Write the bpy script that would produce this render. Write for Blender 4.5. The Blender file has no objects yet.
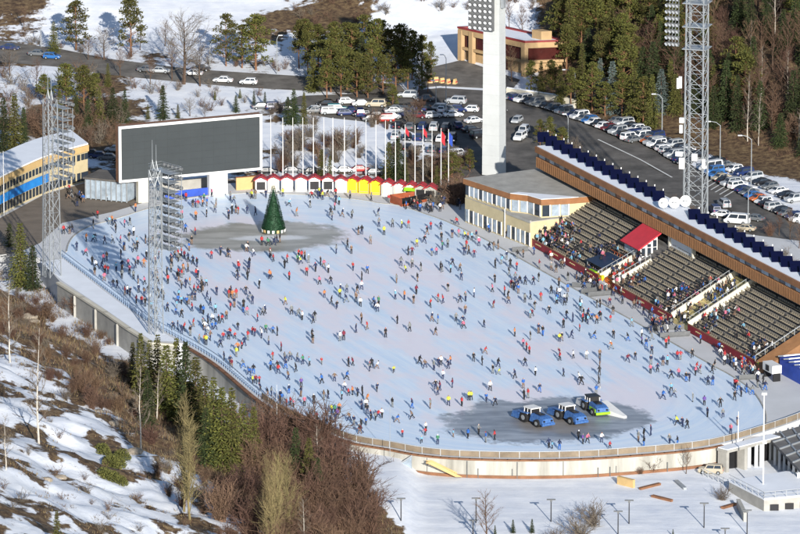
import bpy, bmesh, math, random
import numpy as np
from mathutils import Vector, Matrix
random.seed(7)
sc = bpy.context.scene
COL = sc.collection
R = math.radians
# ------------------------------------------------------------------ camera model (also used to lay the survey points out on the ground)
F = 7128.9; PT = R(13.5021); CX, CY, CZ = 1.05, -1119.91, 277.57
def ray(px, py):
    a = (px-400)/F; b = (267-py)/F
    return a, math.cos(PT)+b*math.sin(PT), -math.sin(PT)+b*math.cos(PT)
def at(px, py, z=0.0):
    d = ray(px, py); t = (z-CZ)/d[2]
    return Vector((CX+d[0]*t, CY+d[1]*t, z))
def proj(p):
    x = p[0]-CX; y = p[1]-CY; z = p[2]-CZ
    f = y*math.cos(PT)-z*math.sin(PT); u = y*math.sin(PT)+z*math.cos(PT)
    return 400+F*x/f, 267-F*u/f
def sst(v, a, b):
    t = np.clip((np.asarray(v, float)-a)/(b-a), 0, 1)
    return t*t*(3-2*t)
# ------------------------------------------------------------------ terrain height
def vnoise(x, y, seed=0):
    xi = np.floor(x); yi = np.floor(y); fx = x-xi; fy = y-yi
    fx = fx*fx*(3-2*fx); fy = fy*fy*(3-2*fy)
    def h(i, j):
        s = np.sin(i*127.1+j*311.7+seed*74.7)*43758.5453
        return s-np.floor(s)
    return (h(xi, yi)*(1-fx)+h(xi+1, yi)*fx)*(1-fy)+(h(xi, yi+1)*(1-fx)+h(xi+1, yi+1)*fx)*fy
def fbm(x, y, seed=0):
    return vnoise(x, y, seed)*.5+vnoise(x*2.1, y*2.1, seed+1)*.27+vnoise(x*4.3, y*4.3, seed+2)*.15+vnoise(x*9.1, y*9.1, seed+3)*.08
def left_d(x, y):
    return ((-22.8-.3708*(y+52.7))-x)*.9376
def right_d(x, y):      # distance beyond the back edge of the roadside car row
    return (x-34.0)*.80+(y-158.0)*.60
def H(x, y):
    x = np.asarray(x, float); y = np.asarray(y, float)
    mound = (1-sst(x, 1, 4.5))*sst(x, -17, -9)*sst(y, -126, -106)*(y < -60)
    z = -2.9-.9*sst(-x, 22, 36)+1.8*mound
    z = z+(-.3-z)*sst(y+.35*x, 38, 70)
    z = z-1.2*sst(-y, 110, 150)*(1-mound)
    z = z-.9*sst(x, 46, 53)*(1-sst(y, -72, -55))
    d = left_d(x, y)-8.2*sst(y, -32, 6)
    fade = 1-sst(y, 44, 66)
    hill = np.where(d > 1.0, .40*(np.sqrt((d-1.0)**2+9)-3), 0)
    hill = hill+(d > 0)*np.clip(d/14, 0, 1)*(3.6*(fbm(x/11, y/11, 3)-.5)+1.6*(fbm(x/3.4, y/3.4, 9)-.5))
    z = z+hill*fade
    z = z+.045*np.clip(y-112, 0, 90)+.16*np.clip(y-205, 0, 160)
    z = z+sst(y, 205, 260)*7*(fbm(x/30+5, y/30, 21)-.4)
    dr = right_d(x, y)
    z = z+sst(y, 40, 70)*np.where(dr > 0, .30*(np.sqrt(dr**2+16)-4), 0)
    return z
def Hs(x, y): return float(H(x, y))
def at_t(px, py, dz=0.0):
    d = ray(px, py); t = 1120.0/d[1]*.62; 
    while t < 3000:
        z = CZ+d[2]*t
        if z <= Hs(CX+d[0]*t, CY+d[1]*t):
            break
        t += 1.5
    lo, hi = t-1.5, t
    for _ in range(12):
        m = (lo+hi)/2
        if CZ+d[2]*m <= Hs(CX+d[0]*m, CY+d[1]*m): hi = m
        else: lo = m
    x, y = CX+d[0]*hi, CY+d[1]*hi
    return Vector((x, y, Hs(x, y)+dz))
# ------------------------------------------------------------------ materials
def mat(name, col, rough=.7, var=.12, scale=.8, metal=0.0, col2=None, bump=0.0, stretch=None, spec=.4, island=0.0, objrand=0.0):
    m = bpy.data.materials.new(name); m.use_nodes = True
    nt = m.node_tree; N = nt.nodes; L = nt.links
    b = N['Principled BSDF']
    b.inputs['Roughness'].default_value = rough; b.inputs['Metallic'].default_value = metal
    b.inputs['Specular IOR Level'].default_value = spec
    c1 = tuple(c*(1-var) for c in col); c2 = col2 or tuple(min(1, c*(1+var)) for c in col)
    tc = N.new('ShaderNodeTexCoord')
    vec = tc.outputs['Object']
    if stretch:
        mp = N.new('ShaderNodeMapping'); mp.inputs['Scale'].default_value = stretch
        L.new(vec, mp.inputs[0]); vec = mp.outputs[0]
    no = N.new('ShaderNodeTexNoise'); no.inputs['Scale'].default_value = scale; no.inputs['Detail'].default_value = 5; no.inputs['Roughness'].default_value = .65
    L.new(vec, no.inputs['Vector'])
    mr = N.new('ShaderNodeMapRange'); mr.inputs[1].default_value = .3; mr.inputs[2].default_value = .7
    L.new(no.outputs[0], mr.inputs[0])
    mx = N.new('ShaderNodeMix'); mx.data_type = 'RGBA'
    mx.inputs[6].default_value = (*c1, 1); mx.inputs[7].default_value = (*c2, 1)
    fac = mr.outputs[0]
    if island:
        g = N.new('ShaderNodeNewGeometry')
        ad = N.new('ShaderNodeMath'); ad.operation = 'MULTIPLY_ADD'; ad.inputs[1].default_value = island
        L.new(g.outputs['Random Per Island'], ad.inputs[0])
        s = N.new('ShaderNodeMath'); s.operation = 'MULTIPLY'; s.inputs[1].default_value = 1-island
        L.new(fac, s.inputs[0]); L.new(s.outputs[0], ad.inputs[2]); fac = ad.outputs[0]
    L.new(fac, mx.inputs[0])
    out = mx.outputs[2]
    if objrand:
        oi = N.new('ShaderNodeObjectInfo')
        hv = N.new('ShaderNodeHueSaturation')
        m1 = N.new('ShaderNodeMapRange'); m1.inputs[3].default_value = 1-objrand; m1.inputs[4].default_value = 1+objrand
        L.new(oi.outputs['Random'], m1.inputs[0]); L.new(m1.outputs[0], hv.inputs['Value'])
        m2 = N.new('ShaderNodeMapRange'); m2.inputs[3].default_value = .5-objrand*.05; m2.inputs[4].default_value = .5+objrand*.05
        L.new(oi.outputs['Random'], m2.inputs[0]); L.new(m2.outputs[0], hv.inputs['Hue'])
        L.new(out, hv.inputs['Color']); out = hv.outputs[0]
    L.new(out, b.inputs['Base Color'])
    if bump:
        bp = N.new('ShaderNodeBump'); bp.inputs['Strength'].default_value = bump; bp.inputs['Distance'].default_value = .1
        L.new(no.outputs[0], bp.inputs['Height']); L.new(bp.outputs[0], b.inputs['Normal'])
    return m
M = {}
def mk(name, *a, **k): M[name] = mat(name, *a, **k); return M[name]
mk('concrete', (.36, .35, .32), .85, .18, .5)
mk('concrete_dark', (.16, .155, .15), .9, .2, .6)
mk('apron', (.70, .71, .73), .8, .12, .18, col2=(.54, .55, .56))
mk('wall_cream', (.36, .35, .31), .85, .25, .5, stretch=(.8, .8, .10), col2=(.56, .545, .49))
mk('plaza', (.17, .14, .11), .9, .2, .4)
mk('asphalt', (.070, .065, .060), .85, .25, .22, col2=(.155, .143, .13))
mk('asphalt_worn', (.10, .09, .08), .9, .25, .3, col2=(.20, .185, .165))
mk('road_paint', (.6, .6, .58), .8, .2, 2)
mk('snow', (.80, .83, .88), .6, .05, .3, bump=.3)
mk('cream', (.60, .56, .46), .8, .12, .3)
mk('tan_wall', (.52, .44, .27), .8, .12, .4)
mk('warm_stone', (.40, .27, .14), .8, .15, .4)
mk('dull_red', (.22, .03, .03), .6, .2, .8)
mk('ochre', (.55, .38, .17), .8, .12, .4)
mk('brown_metal', (.26, .115, .045), .6, .2, .5)
mk('brown_slats', (.25, .125, .055), .65, .2, .8)
mk('orange', (.62, .17, .03), .6, .12, 1)
mk('white', (.70, .70, .69), .5, .06, .6)
mk('white_panel', (.70, .73, .74), .6, .07, .4)
mk('tower_concrete', (.48, .50, .50), .75, .07, .3)
mk('steel', (.34, .365, .385), .45, .15, 1.2, metal=.3)
mk('steel_dark', (.12, .125, .13), .5, .2, 1)
mk('black', (.012, .012, .014), .5, .3, 1)
mk('screen', (.040, .047, .050), .4, .10, .15)
mk('glass', (.03, .04, .055), .12, .3, .4, spec=.6)
mk('glass_pale', (.30, .36, .42), .15, .35, .7, spec=.6)
mk('glass_red', (.055, .012, .010), .2, .3, .6, spec=.6)
mk('lamp_glass', (.70, .72, .74), .2, .1, 1)
mk('blue_panel', (.003, .005, .036), .75, .2, .8, spec=.1)
mk('blue_banner', (.02, .14, .55), .6, .25, .25, col2=(.03, .30, .75))
mk('blue_fence', (.03, .08, .42), .6, .2, .5)
mk('red_banner', (.22, .012, .022), .6, .25, .5)
mk('red_roof', (.55, .035, .05), .55, .12, .6)
mk('kiosk_red', (.36, .022, .03), .55, .15, .8)
mk('yellow', (.75, .50, .01), .6, .08, 1)
mk('yellow_pale', (.62, .52, .25), .7, .1, 1)
mk('wood_red', (.30, .075, .03), .7, .25, 1)
mk('rust', (.22, .105, .055), .8, .25, .6)
mk('seat_tan', (.235, .205, .155), .6, .18, 3)
mk('rink_fence', (.22, .175, .125), .75, .3, .4)
mk('rail_blue', (.22, .30, .42), .5, .15, 1)
mk('rail_grey', (.40, .42, .44), .5, .15, 1)
mk('tractor_blue', (.015, .085, .34), .5, .2, 2.2, col2=(.09, .20, .42))
mk('lime', (.30, .62, .02), .45, .15, 1)
mk('tyre', (.015, .015, .016), .9, .2, 2)
mk('bark', (.085, .055, .038), .9, .3, 3)
mk('pine_bark', (.19, .095, .05), .9, .3, 3)
mk('birch_bark', (.50, .46, .40), .8, .25, 2)
mk('twig', (.115, .068, .044), .9, .3, 2, objrand=.25)
mk('twig_red', (.125, .072, .050), .9, .3, 2, objrand=.25)
mk('twig_grey', (.14, .115, .09), .9, .3, 2, objrand=.2)
mk('twig_yellow', (.20, .16, .075), .9, .3, 2, objrand=.2)
mk('spruce', (.010, .024, .007), .85, .5, 1.2, col2=(.048, .066, .016), island=.6, objrand=.25)
mk('spruce_olive', (.026, .038, .008), .85, .4, 1.2, col2=(.135, .130, .026), island=.6, objrand=.25)
mk('pine', (.036, .050, .010), .85, .4, 1, col2=(.128, .122, .024), island=.6, objrand=.25)
mk('spruce_blue', (.05, .08, .075), .85, .4, 1, col2=(.15, .19, .18), island=.6, objrand=.2)
mk('fir_tinsel', (.006, .035, .014), .7, .4, 2, col2=(.02, .085, .035), island=.6)
mk('dry_grass', (.20, .15, .07), .95, .35, 1, col2=(.36, .27, .13), island=.6)
mk('green_scrub', (.06, .075, .015), .9, .4, 1, col2=(.16, .16, .04), island=.6)
mk('rock', (.28, .24, .19), .9, .3, .8, bump=.6)
# ------------------------------------------------------------------ mesh builder
def perp(d):
    d = Vector(d).normalized()
    a = Vector((0, 0, 1)) if abs(d.z) < .9 else Vector((1, 0, 0))
    u = d.cross(a).normalized(); return u, d.cross(u).normalized()
class MB:
    def __init__(s): s.v = []; s.f = []; s.m = []
    def add(s, vs, fs, mi=0):
        o = len(s.v); s.v += [tuple(p) for p in vs]; s.f += [tuple(i+o for i in f) for f in fs]; s.m += [mi]*len(fs); return s
    def box(s, c, size, ax=None, mi=0):
        c = Vector(c); x, y, z = [k/2 for k in size]
        ex, ey, ez = ax or (Vector((1, 0, 0)), Vector((0, 1, 0)), Vector((0, 0, 1)))
        vs = [c+ex*(x*i)+ey*(y*j)+ez*(z*k) for k in (-1, 1) for j in (-1, 1) for i in (-1, 1)]
        return s.add(vs, [(0, 2, 3, 1), (4, 5, 7, 6), (0, 1, 5, 4), (2, 6, 7, 3), (0, 4, 6, 2), (1, 3, 7, 5)], mi)
    def prism(s, poly, z0, z1, mi=0):
        n = len(poly)
        a = sum(poly[i][0]*poly[(i+1) % n][1]-poly[(i+1) % n][0]*poly[i][1] for i in range(n))
        if a < 0: poly = poly[::-1]
        vs = [(p[0], p[1], z0) for p in poly]+[(p[0], p[1], z1) for p in poly]
        fs = [tuple(range(n))[::-1], tuple(range(n, 2*n))]+[(i, (i+1) % n, n+(i+1) % n, n+i) for i in range(n)]
        return s.add(vs, fs, mi)
    def tube(s, p, q, r0, r1=None, n=5, mi=0, cap=True):
        p = Vector(p); q = Vector(q); r1 = r0 if r1 is None else r1
        u, w = perp(q-p); vs = []
        for c, r in ((p, r0), (q, r1)):
            for i in range(n):
                t = 2*math.pi*i/n; vs.append(c+u*(r*math.cos(t))+w*(r*math.sin(t)))
        fs = [(i, n+i, n+(i+1) % n, (i+1) % n) for i in range(n)]
        if cap: fs += [tuple(range(n)), tuple(range(n, 2*n))[::-1]]
        return s.add(vs, fs, mi)
    def quad(s, a, b, c, d, mi=0): return s.add([a, b, c, d], [(0, 1, 2, 3)], mi)
    def slab(s, pts, th, mi=0):     # a panel of given thickness below its upper face
        pts = [Vector(p) for p in pts]; n = len(pts)
        nn = (pts[1]-pts[0]).cross(pts[2]-pts[0]).normalized()
        vs = pts+[p-nn*th for p in pts]
        return s.add(vs, [tuple(range(n)), tuple(range(n, 2*n))[::-1]]+[(i, n+i, n+(i+1) % n, (i+1) % n) for i in range(n)], mi)
    def strip(s, pts, z0, z1, th, mi=0, closed=False):      # upright wall along a ground polyline
        pts = [Vector((p[0], p[1], 0)) for p in pts]
        for i in range(len(pts)-(0 if closed else 1)):
            a, b = pts[i], pts[(i+1) % len(pts)]
            d = (b-a); l = d.length
            if l < 1e-4: continue
            d /= l; nn = Vector((-d.y, d.x, 0))
            s.box((a+b)/2+Vector((0, 0, (z0+z1)/2)), (l+th*.3, th, z1-z0), (d, nn, Vector((0, 0, 1))), mi)
        return s
    def mesh(s, name, mats, org=(0, 0, 0), smooth=False):
        me = bpy.data.meshes.new(name)
        o = Vector(org)
        me.from_pydata([tuple(Vector(p)-o) for p in s.v], [], s.f)
        for m in (mats if isinstance(mats, (list, tuple)) else [mats]):
            me.materials.append(M[m] if isinstance(m, str) else m)
        me.polygons.foreach_set('material_index', s.m)
        if smooth: me.polygons.foreach_set('use_smooth', [True]*len(s.f))
        me.update(); return me
    def build(s, name, mats, parent=None, org=None, smooth=False):
        if org is None: org = parent_org(parent) if parent else (0, 0, 0)
        ob = bpy.data.objects.new(name, s.mesh(name, mats, org, smooth)); COL.objects.link(ob)
        if parent: ob.parent = parent
        else: ob.location = org
        return ob
def parent_org(p):
    o = Vector((0, 0, 0))
    while p: o += p.location; p = p.parent
    return o
def tag(o, label=None, cat=None, group=None, kind=None):
    if label: o['label'] = label
    if cat: o['category'] = cat
    if group: o['group'] = group
    if kind: o['kind'] = kind
    return o
def empty(name, loc, label, cat, group=None, rz=0, scale=None):
    o = bpy.data.objects.new(name, None); COL.objects.link(o); o.location = loc; o.rotation_euler = (0, 0, rz)
    o.empty_display_size = .3
    if scale: o.scale = (scale,)*3
    return tag(o, label, cat, group)
def copy_tree(o, parent=None):
    c = o.copy(); COL.objects.link(c); c.parent = parent
    for ch in list(o.children): copy_tree(ch, c)
    return c
ONES = 'first second third fourth fifth sixth seventh eighth ninth tenth eleventh twelfth thirteenth fourteenth fifteenth sixteenth seventeenth eighteenth nineteenth'.split()
TENS = ['', '', 'twent', 'thirt', 'fort', 'fift', 'sixt']
def nth(i):     # 1-based
    if i < 20: return ONES[i-1]
    t, u = divmod(i, 10)
    return TENS[t]+('ieth' if u == 0 else 'y-'+ONES[u-1])
NUM = 'zero one two three four five six seven eight nine ten eleven twelve thirteen fourteen fifteen sixteen seventeen eighteen nineteen twenty'.split()
def smooth_path(pts, sub=6):
    out = []
    n = len(pts)
    for i in range(n-1):
        p0, p1, p2, p3 = pts[max(0, i-1)], pts[i], pts[i+1], pts[min(n-1, i+2)]
        for k in range(sub):
            t = k/sub
            out.append(tuple(.5*((2*p1[j])+(p2[j]-p0[j])*t+(2*p0[j]-5*p1[j]+4*p2[j]-p3[j])*t*t+(3*p1[j]-p0[j]-3*p2[j]+p3[j])*t**3) for j in (0, 1)))
    out.append(tuple(pts[-1][:2])); return out
def drape(name, px, dz, material, z=None, cut=5.0, kind='structure', world=None):
    pts = world or [(at(*p, z) if z is not None else at_t(*p)) for p in px]
    bm = bmesh.new()
    f = bm.faces.new([bm.verts.new((p[0], p[1], 0)) for p in pts])
    bmesh.ops.triangulate(bm, faces=[f])
    if z is None:
        xs = [p[0] for p in pts]; ys = [p[1] for p in pts]
        for axis, lo, hi in ((0, min(xs), max(xs)), (1, min(ys), max(ys))):
            c = lo+cut
            while c < hi:
                no = (1, 0, 0) if axis == 0 else (0, 1, 0); co = (c, 0, 0) if axis == 0 else (0, c, 0)
                bmesh.ops.bisect_plane(bm, geom=bm.verts[:]+bm.edges[:]+bm.faces[:], plane_co=co, plane_no=no)
                c += cut
    for v in bm.verts: v.co.z = (z if z is not None else Hs(v.co.x, v.co.y))+dz
    bmesh.ops.recalc_face_normals(bm, faces=bm.faces)
    for f in bm.faces:
        if f.normal.z < 0: f.normal_flip()
    me = bpy.data.meshes.new(name); bm.to_mesh(me); bm.free()
    me.materials.append(M[material] if isinstance(material, str) else material)
    o = bpy.data.objects.new(name, me); COL.objects.link(o); o['kind'] = kind
    return o
# ------------------------------------------------------------------ camera, light, sky
cam = bpy.data.cameras.new('camera'); co = bpy.data.objects.new('camera', cam); COL.objects.link(co)
co.location = (CX, CY, CZ); co.rotation_euler = (R(90)-PT, 0, 0)
cam.sensor_width = 36; cam.lens = F*36/800; cam.clip_start = 5; cam.clip_end = 8000
sc.camera = co
SEL, SAZ = R(17.5), math.atan2(.21, -.978)        # toward the sun: (sin az, cos az)
sd = Vector((math.sin(SAZ)*math.cos(SEL), math.cos(SAZ)*math.cos(SEL), math.sin(SEL)))
sun = bpy.data.lights.new('sun', 'SUN'); sun.energy = 5.0; sun.angle = R(.5); sun.color = (1, .945, .86)
so = bpy.data.objects.new('sun', sun); COL.objects.link(so); so.rotation_euler = sd.to_track_quat('Z', 'Y').to_euler()
so.location = (0, 0, 200)
w = bpy.data.worlds.new('World'); sc.world = w; w.use_nodes = True
nt = w.node_tree; sky = nt.nodes.new('ShaderNodeTexSky'); sky.sky_type = 'NISHITA'; sky.sun_disc = False
sky.sun_elevation = SEL; sky.sun_rotation = SAZ; sky.altitude = 1700
nt.links.new(sky.outputs[0], nt.nodes['Background'].inputs[0]); nt.nodes['Background'].inputs[1].default_value = .10
sc.view_settings.view_transform = 'Standard'; sc.view_settings.look = 'None'; sc.view_settings.exposure = .48; sc.view_settings.gamma = 1
sc.view_settings.use_curve_mapping = False
sc.cycles.max_bounces = 5; sc.cycles.diffuse_bounces = 3; sc.cycles.transparent_max_bounces = 4
# ------------------------------------------------------------------ terrain sheet
def axis_grid(lo, hi, st, outer):
    a = list(np.arange(lo, hi+.1, st)); k = st; p = a[-1]; q = a[0]
    while p < outer: k *= 1.35; p += k; a.append(p)
    k = st
    while q > -outer: k *= 1.35; q -= k; a.insert(0, q)
    return np.array(a)
def terrain():
    xs = axis_grid(-125, 140, 1.4, 1500); ys = axis_grid(-260, 300, 1.4, 1500)
    X, Y = np.meshgrid(xs, ys)
    Xc = np.clip(X, -200, 220); Yc = np.clip(Y, -330, 380)
    Z = H(Xc, Yc)
    nx, ny = len(xs), len(ys)
    vs = np.stack([X, Y, Z], -1).reshape(-1, 3)
    idx = np.arange(nx*ny).reshape(ny, nx)
    fs = np.stack([idx[:-1, :-1], idx[:-1, 1:], idx[1:, 1:], idx[1:, :-1]], -1).reshape(-1, 4)
    me = bpy.data.meshes.new('ground'); me.from_pydata(vs.tolist(), [], fs.tolist())
    # where the snow has gone: earth and dead grass; also shade painted before the forest
    d = left_d(X, Y)-8.2*sst(Y, -32, 6); fade = (1-sst(Y, 44, 66))
    n1 = fbm(X/9, Y/9, 31); n2 = fbm(X/3+Y/7, Y/9-X/5, 41)
    soil_shade = np.zeros_like(X)
    band = np.clip(sst(d, -2, 2)*(1-sst(d, 24, 38)), 0, 1)
    soil_shade = np.maximum(soil_shade, (band*.80+(n1-.45)*1.5*(d > 0))*(d > -2)*fade)
    soil_shade = np.maximum(soil_shade, (.44+(n2-.5)*1.7)*(d > 24)*fade)
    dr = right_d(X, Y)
    soil_shade = np.maximum(soil_shade, sst(dr, -12, 3)*sst(Y, 40, 70)*sst(X-.02*(Y-150), 22, 30)*(.85+.7*(n1-.5)))  # forest litter; the strip behind the cars paints shaded snow as bare earth
    near = (d < 0)*(Y < -60)
    soil_shade = np.where(near, .10+(n1-.5)*.45, soil_shade)
    far = (Y > 78)*((dr < -5)|(X-.02*(Y-150) < 24))
    soil_shade = np.where(far, np.maximum(soil_shade*0, (.17+.26*(X < -20))+(n1-.5)*1.2), soil_shade)
    def blob(px, py, rx, ry, amt, s):
        p = at_t(px, py); k = np.exp(-((X-p.x)/rx)**2-((Y-p.y)/ry)**2)
        return s+amt*k
    for b in [(350, 8, 11, 18, .5), (500, 0, 20, 6, .25), (300, 20, 6, 14, .45), (20, 8, 7, 12, .5), (70, 115, 9, 9, .5), (85, 140, 8, 8, .5), (215, 100, 8, 4, .1), (445, 185, 4, 10, .6), (420, 170, 5, 8, .5),
              (200, 22, 16, 26, -.5), (115, 12, 9, 25, -.6), (420, 35, 7, 18, -.9), (20, 85, 7, 10, -.5), (345, 130, 6, 12, -.7), (215, 100, 10, 9, -.5), (300, 135, 5, 8, -.3),
              (75, 440, 4, 10, -.35), (60, 500, 8, 14, -.5), (150, 500, 5, 14, -.45), (200, 490, 4, 10, -.35), (20, 365, 4, 10, -.5), (70, 325, 2.5, 5, -1.1), (107, 360, 2.2, 5, -1.1), (100, 445, 3, 6, .5), (120, 470, 4, 6, .6), (660, 520, 5, 8, .0)]:
        soil_shade = blob(*b, soil_shade)
    at_ = me.attributes.new('soil_shade', 'FLOAT', 'POINT'); at_.data.foreach_set('value', np.clip(soil_shade, 0, 1).reshape(-1).astype(np.float32))
    m = bpy.data.materials.new('snowy_ground'); m.use_nodes = True; nt = m.node_tree; N = nt.nodes; L = nt.links; b = N['Principled BSDF']
    b.inputs['Roughness'].default_value = .8; b.inputs['Specular IOR Level'].default_value = .2
    a = N.new('ShaderNodeAttribute'); a.attribute_name = 'soil_shade'
    tc = N.new('ShaderNodeTexCoord')
    def noise(sc_, det, rough=.65):
        n = N.new('ShaderNodeTexNoise'); n.inputs['Scale'].default_value = sc_; n.inputs['Detail'].default_value = det; n.inputs['Roughness'].default_value = rough
        L.new(tc.outputs['Object'], n.inputs['Vector']); return n.outputs[0]
    nb = noise(.55, 8, .7)
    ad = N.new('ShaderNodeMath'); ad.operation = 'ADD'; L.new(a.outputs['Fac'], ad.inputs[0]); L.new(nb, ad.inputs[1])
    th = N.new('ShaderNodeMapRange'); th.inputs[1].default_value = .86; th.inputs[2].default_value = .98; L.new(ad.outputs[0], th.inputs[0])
    def ramp(fac, stops):
        r = N.new('ShaderNodeValToRGB'); e = r.color_ramp.elements
        e[0].position, e[0].color = stops[0][0], (*stops[0][1], 1); e[1].position, e[1].color = stops[-1][0], (*stops[-1][1], 1)
        for p, c in stops[1:-1]:
            q = e.new(p); q.color = (*c, 1)
        L.new(fac, r.inputs[0]); return r.outputs[0]
    soil_shade_c = ramp(noise(.9, 7, .75), [(.30, (.030, .020, .013)), (.45, (.085, .054, .034)), (.56, (.165, .112, .060)), (.72, (.28, .21, .12))])
    snowc = ramp(noise(.25, 6), [(.3, (.66, .70, .78)), (.7, (.84, .86, .89))])
    mx = N.new('ShaderNodeMix'); mx.data_type = 'RGBA'; L.new(th.outputs[0], mx.inputs[0]); L.new(snowc, mx.inputs[6]); L.new(soil_shade_c, mx.inputs[7])
    L.new(mx.outputs[2], b.inputs['Base Color'])
    bp = N.new('ShaderNodeBump'); bp.inputs['Strength'].default_value = .45; bp.inputs['Distance'].default_value = .4
    mp_ = N.new('ShaderNodeMapping'); mp_.inputs['Rotation'].default_value = (0, 0, R(4)); mp_.inputs['Scale'].default_value = (.03, .22, 1); L.new(tc.outputs['Object'], mp_.inputs[0])
    n_ = N.new('ShaderNodeTexNoise'); n_.inputs['Scale'].default_value = 1; n_.inputs['Detail'].default_value = 5; L.new(mp_.outputs[0], n_.inputs['Vector'])
    a_ = N.new('ShaderNodeMath'); a_.operation = 'MULTIPLY_ADD'; a_.inputs[1].default_value = .45; L.new(noise(.32, 9, .55), a_.inputs[0]); L.new(n_.outputs[0], a_.inputs[2])
    L.new(a_.outputs[0], bp.inputs['Height']); L.new(bp.outputs[0], b.inputs['Normal'])
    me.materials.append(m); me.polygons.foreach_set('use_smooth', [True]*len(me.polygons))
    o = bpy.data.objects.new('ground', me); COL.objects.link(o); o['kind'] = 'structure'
terrain()
# ------------------------------------------------------------------ rink platform, apron, ice
FENCE_PX = [(62, 257), (100, 286), (145, 320), (174.5, 337), (200, 351), (224, 367), (262, 399), (292, 417), (324, 430), (352, 441), (391, 448), (421, 453.5), (460, 457), (520, 458.5), (580, 457.5), (640, 453.5), (692, 448.5), (725, 442.5), (765, 431), (800, 419), (840, 402)]
FENCE = smooth_path([at(*p) for p in FENCE_PX], 5)
edge_px = [(62, 284), (107, 313), (130, 329), (152, 343), (176, 343)]
edge = [at(*p)[:2] for p in edge_px]
near_edge = [tuple(p) for p in FENCE if p[1] < at(176, 340).y-1]
near_edge = [(p[0]-.35*(p[1] > -60), p[1]-.45) for p in near_edge]
far_edge = [(95, 40), (60, 60), (19, 78), (14, 88), (-4, 97), (-22, 100), (-48, 96), (-62, 104), (-82, 100), (-80, 60), at(40, 258)[:2]]
plat = edge+near_edge+far_edge
b = MB(); b.prism([tuple(p[:2]) for p in plat], -6.2, 0.0)
o = b.build('rink_platform', 'apron'); o['kind'] = 'structure'
ICE_PX = [(66.5, 252), (68.5, 244), (74.5, 235.5), (89.5, 226.5), (109, 221), (130, 214.5), (154, 207), (180, 200), (210, 196), (235, 194), (260, 193), (320, 196), (360, 200), (380, 203.5), (400, 206), (425, 214), (446, 221.5), (470, 232.5), (492.5, 243.5), (565, 284), (640, 325), (710, 364.5), (729.5, 375), (750, 389), (761, 403), (766, 416), (765, 428)]
IC = smooth_path([at(*p) for p in ICE_PX], 4)
fl = [(p[0]+.25, p[1]+.25) for p in FENCE]
fl = [p for p in fl if p[0] < at(765, 430).x-.3]
ice_poly = IC+fl[::-1]
def nd(nt, op, a, b=None, c=None):
    n = nt.nodes.new('ShaderNodeMath'); n.operation = op
    for i, v in enumerate((a, b, c)):
        if v is None: continue
        if isinstance(v, (int, float)): n.inputs[i].default_value = v
        else: nt.links.new(v, n.inputs[i])
    return n.outputs[0]
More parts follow.
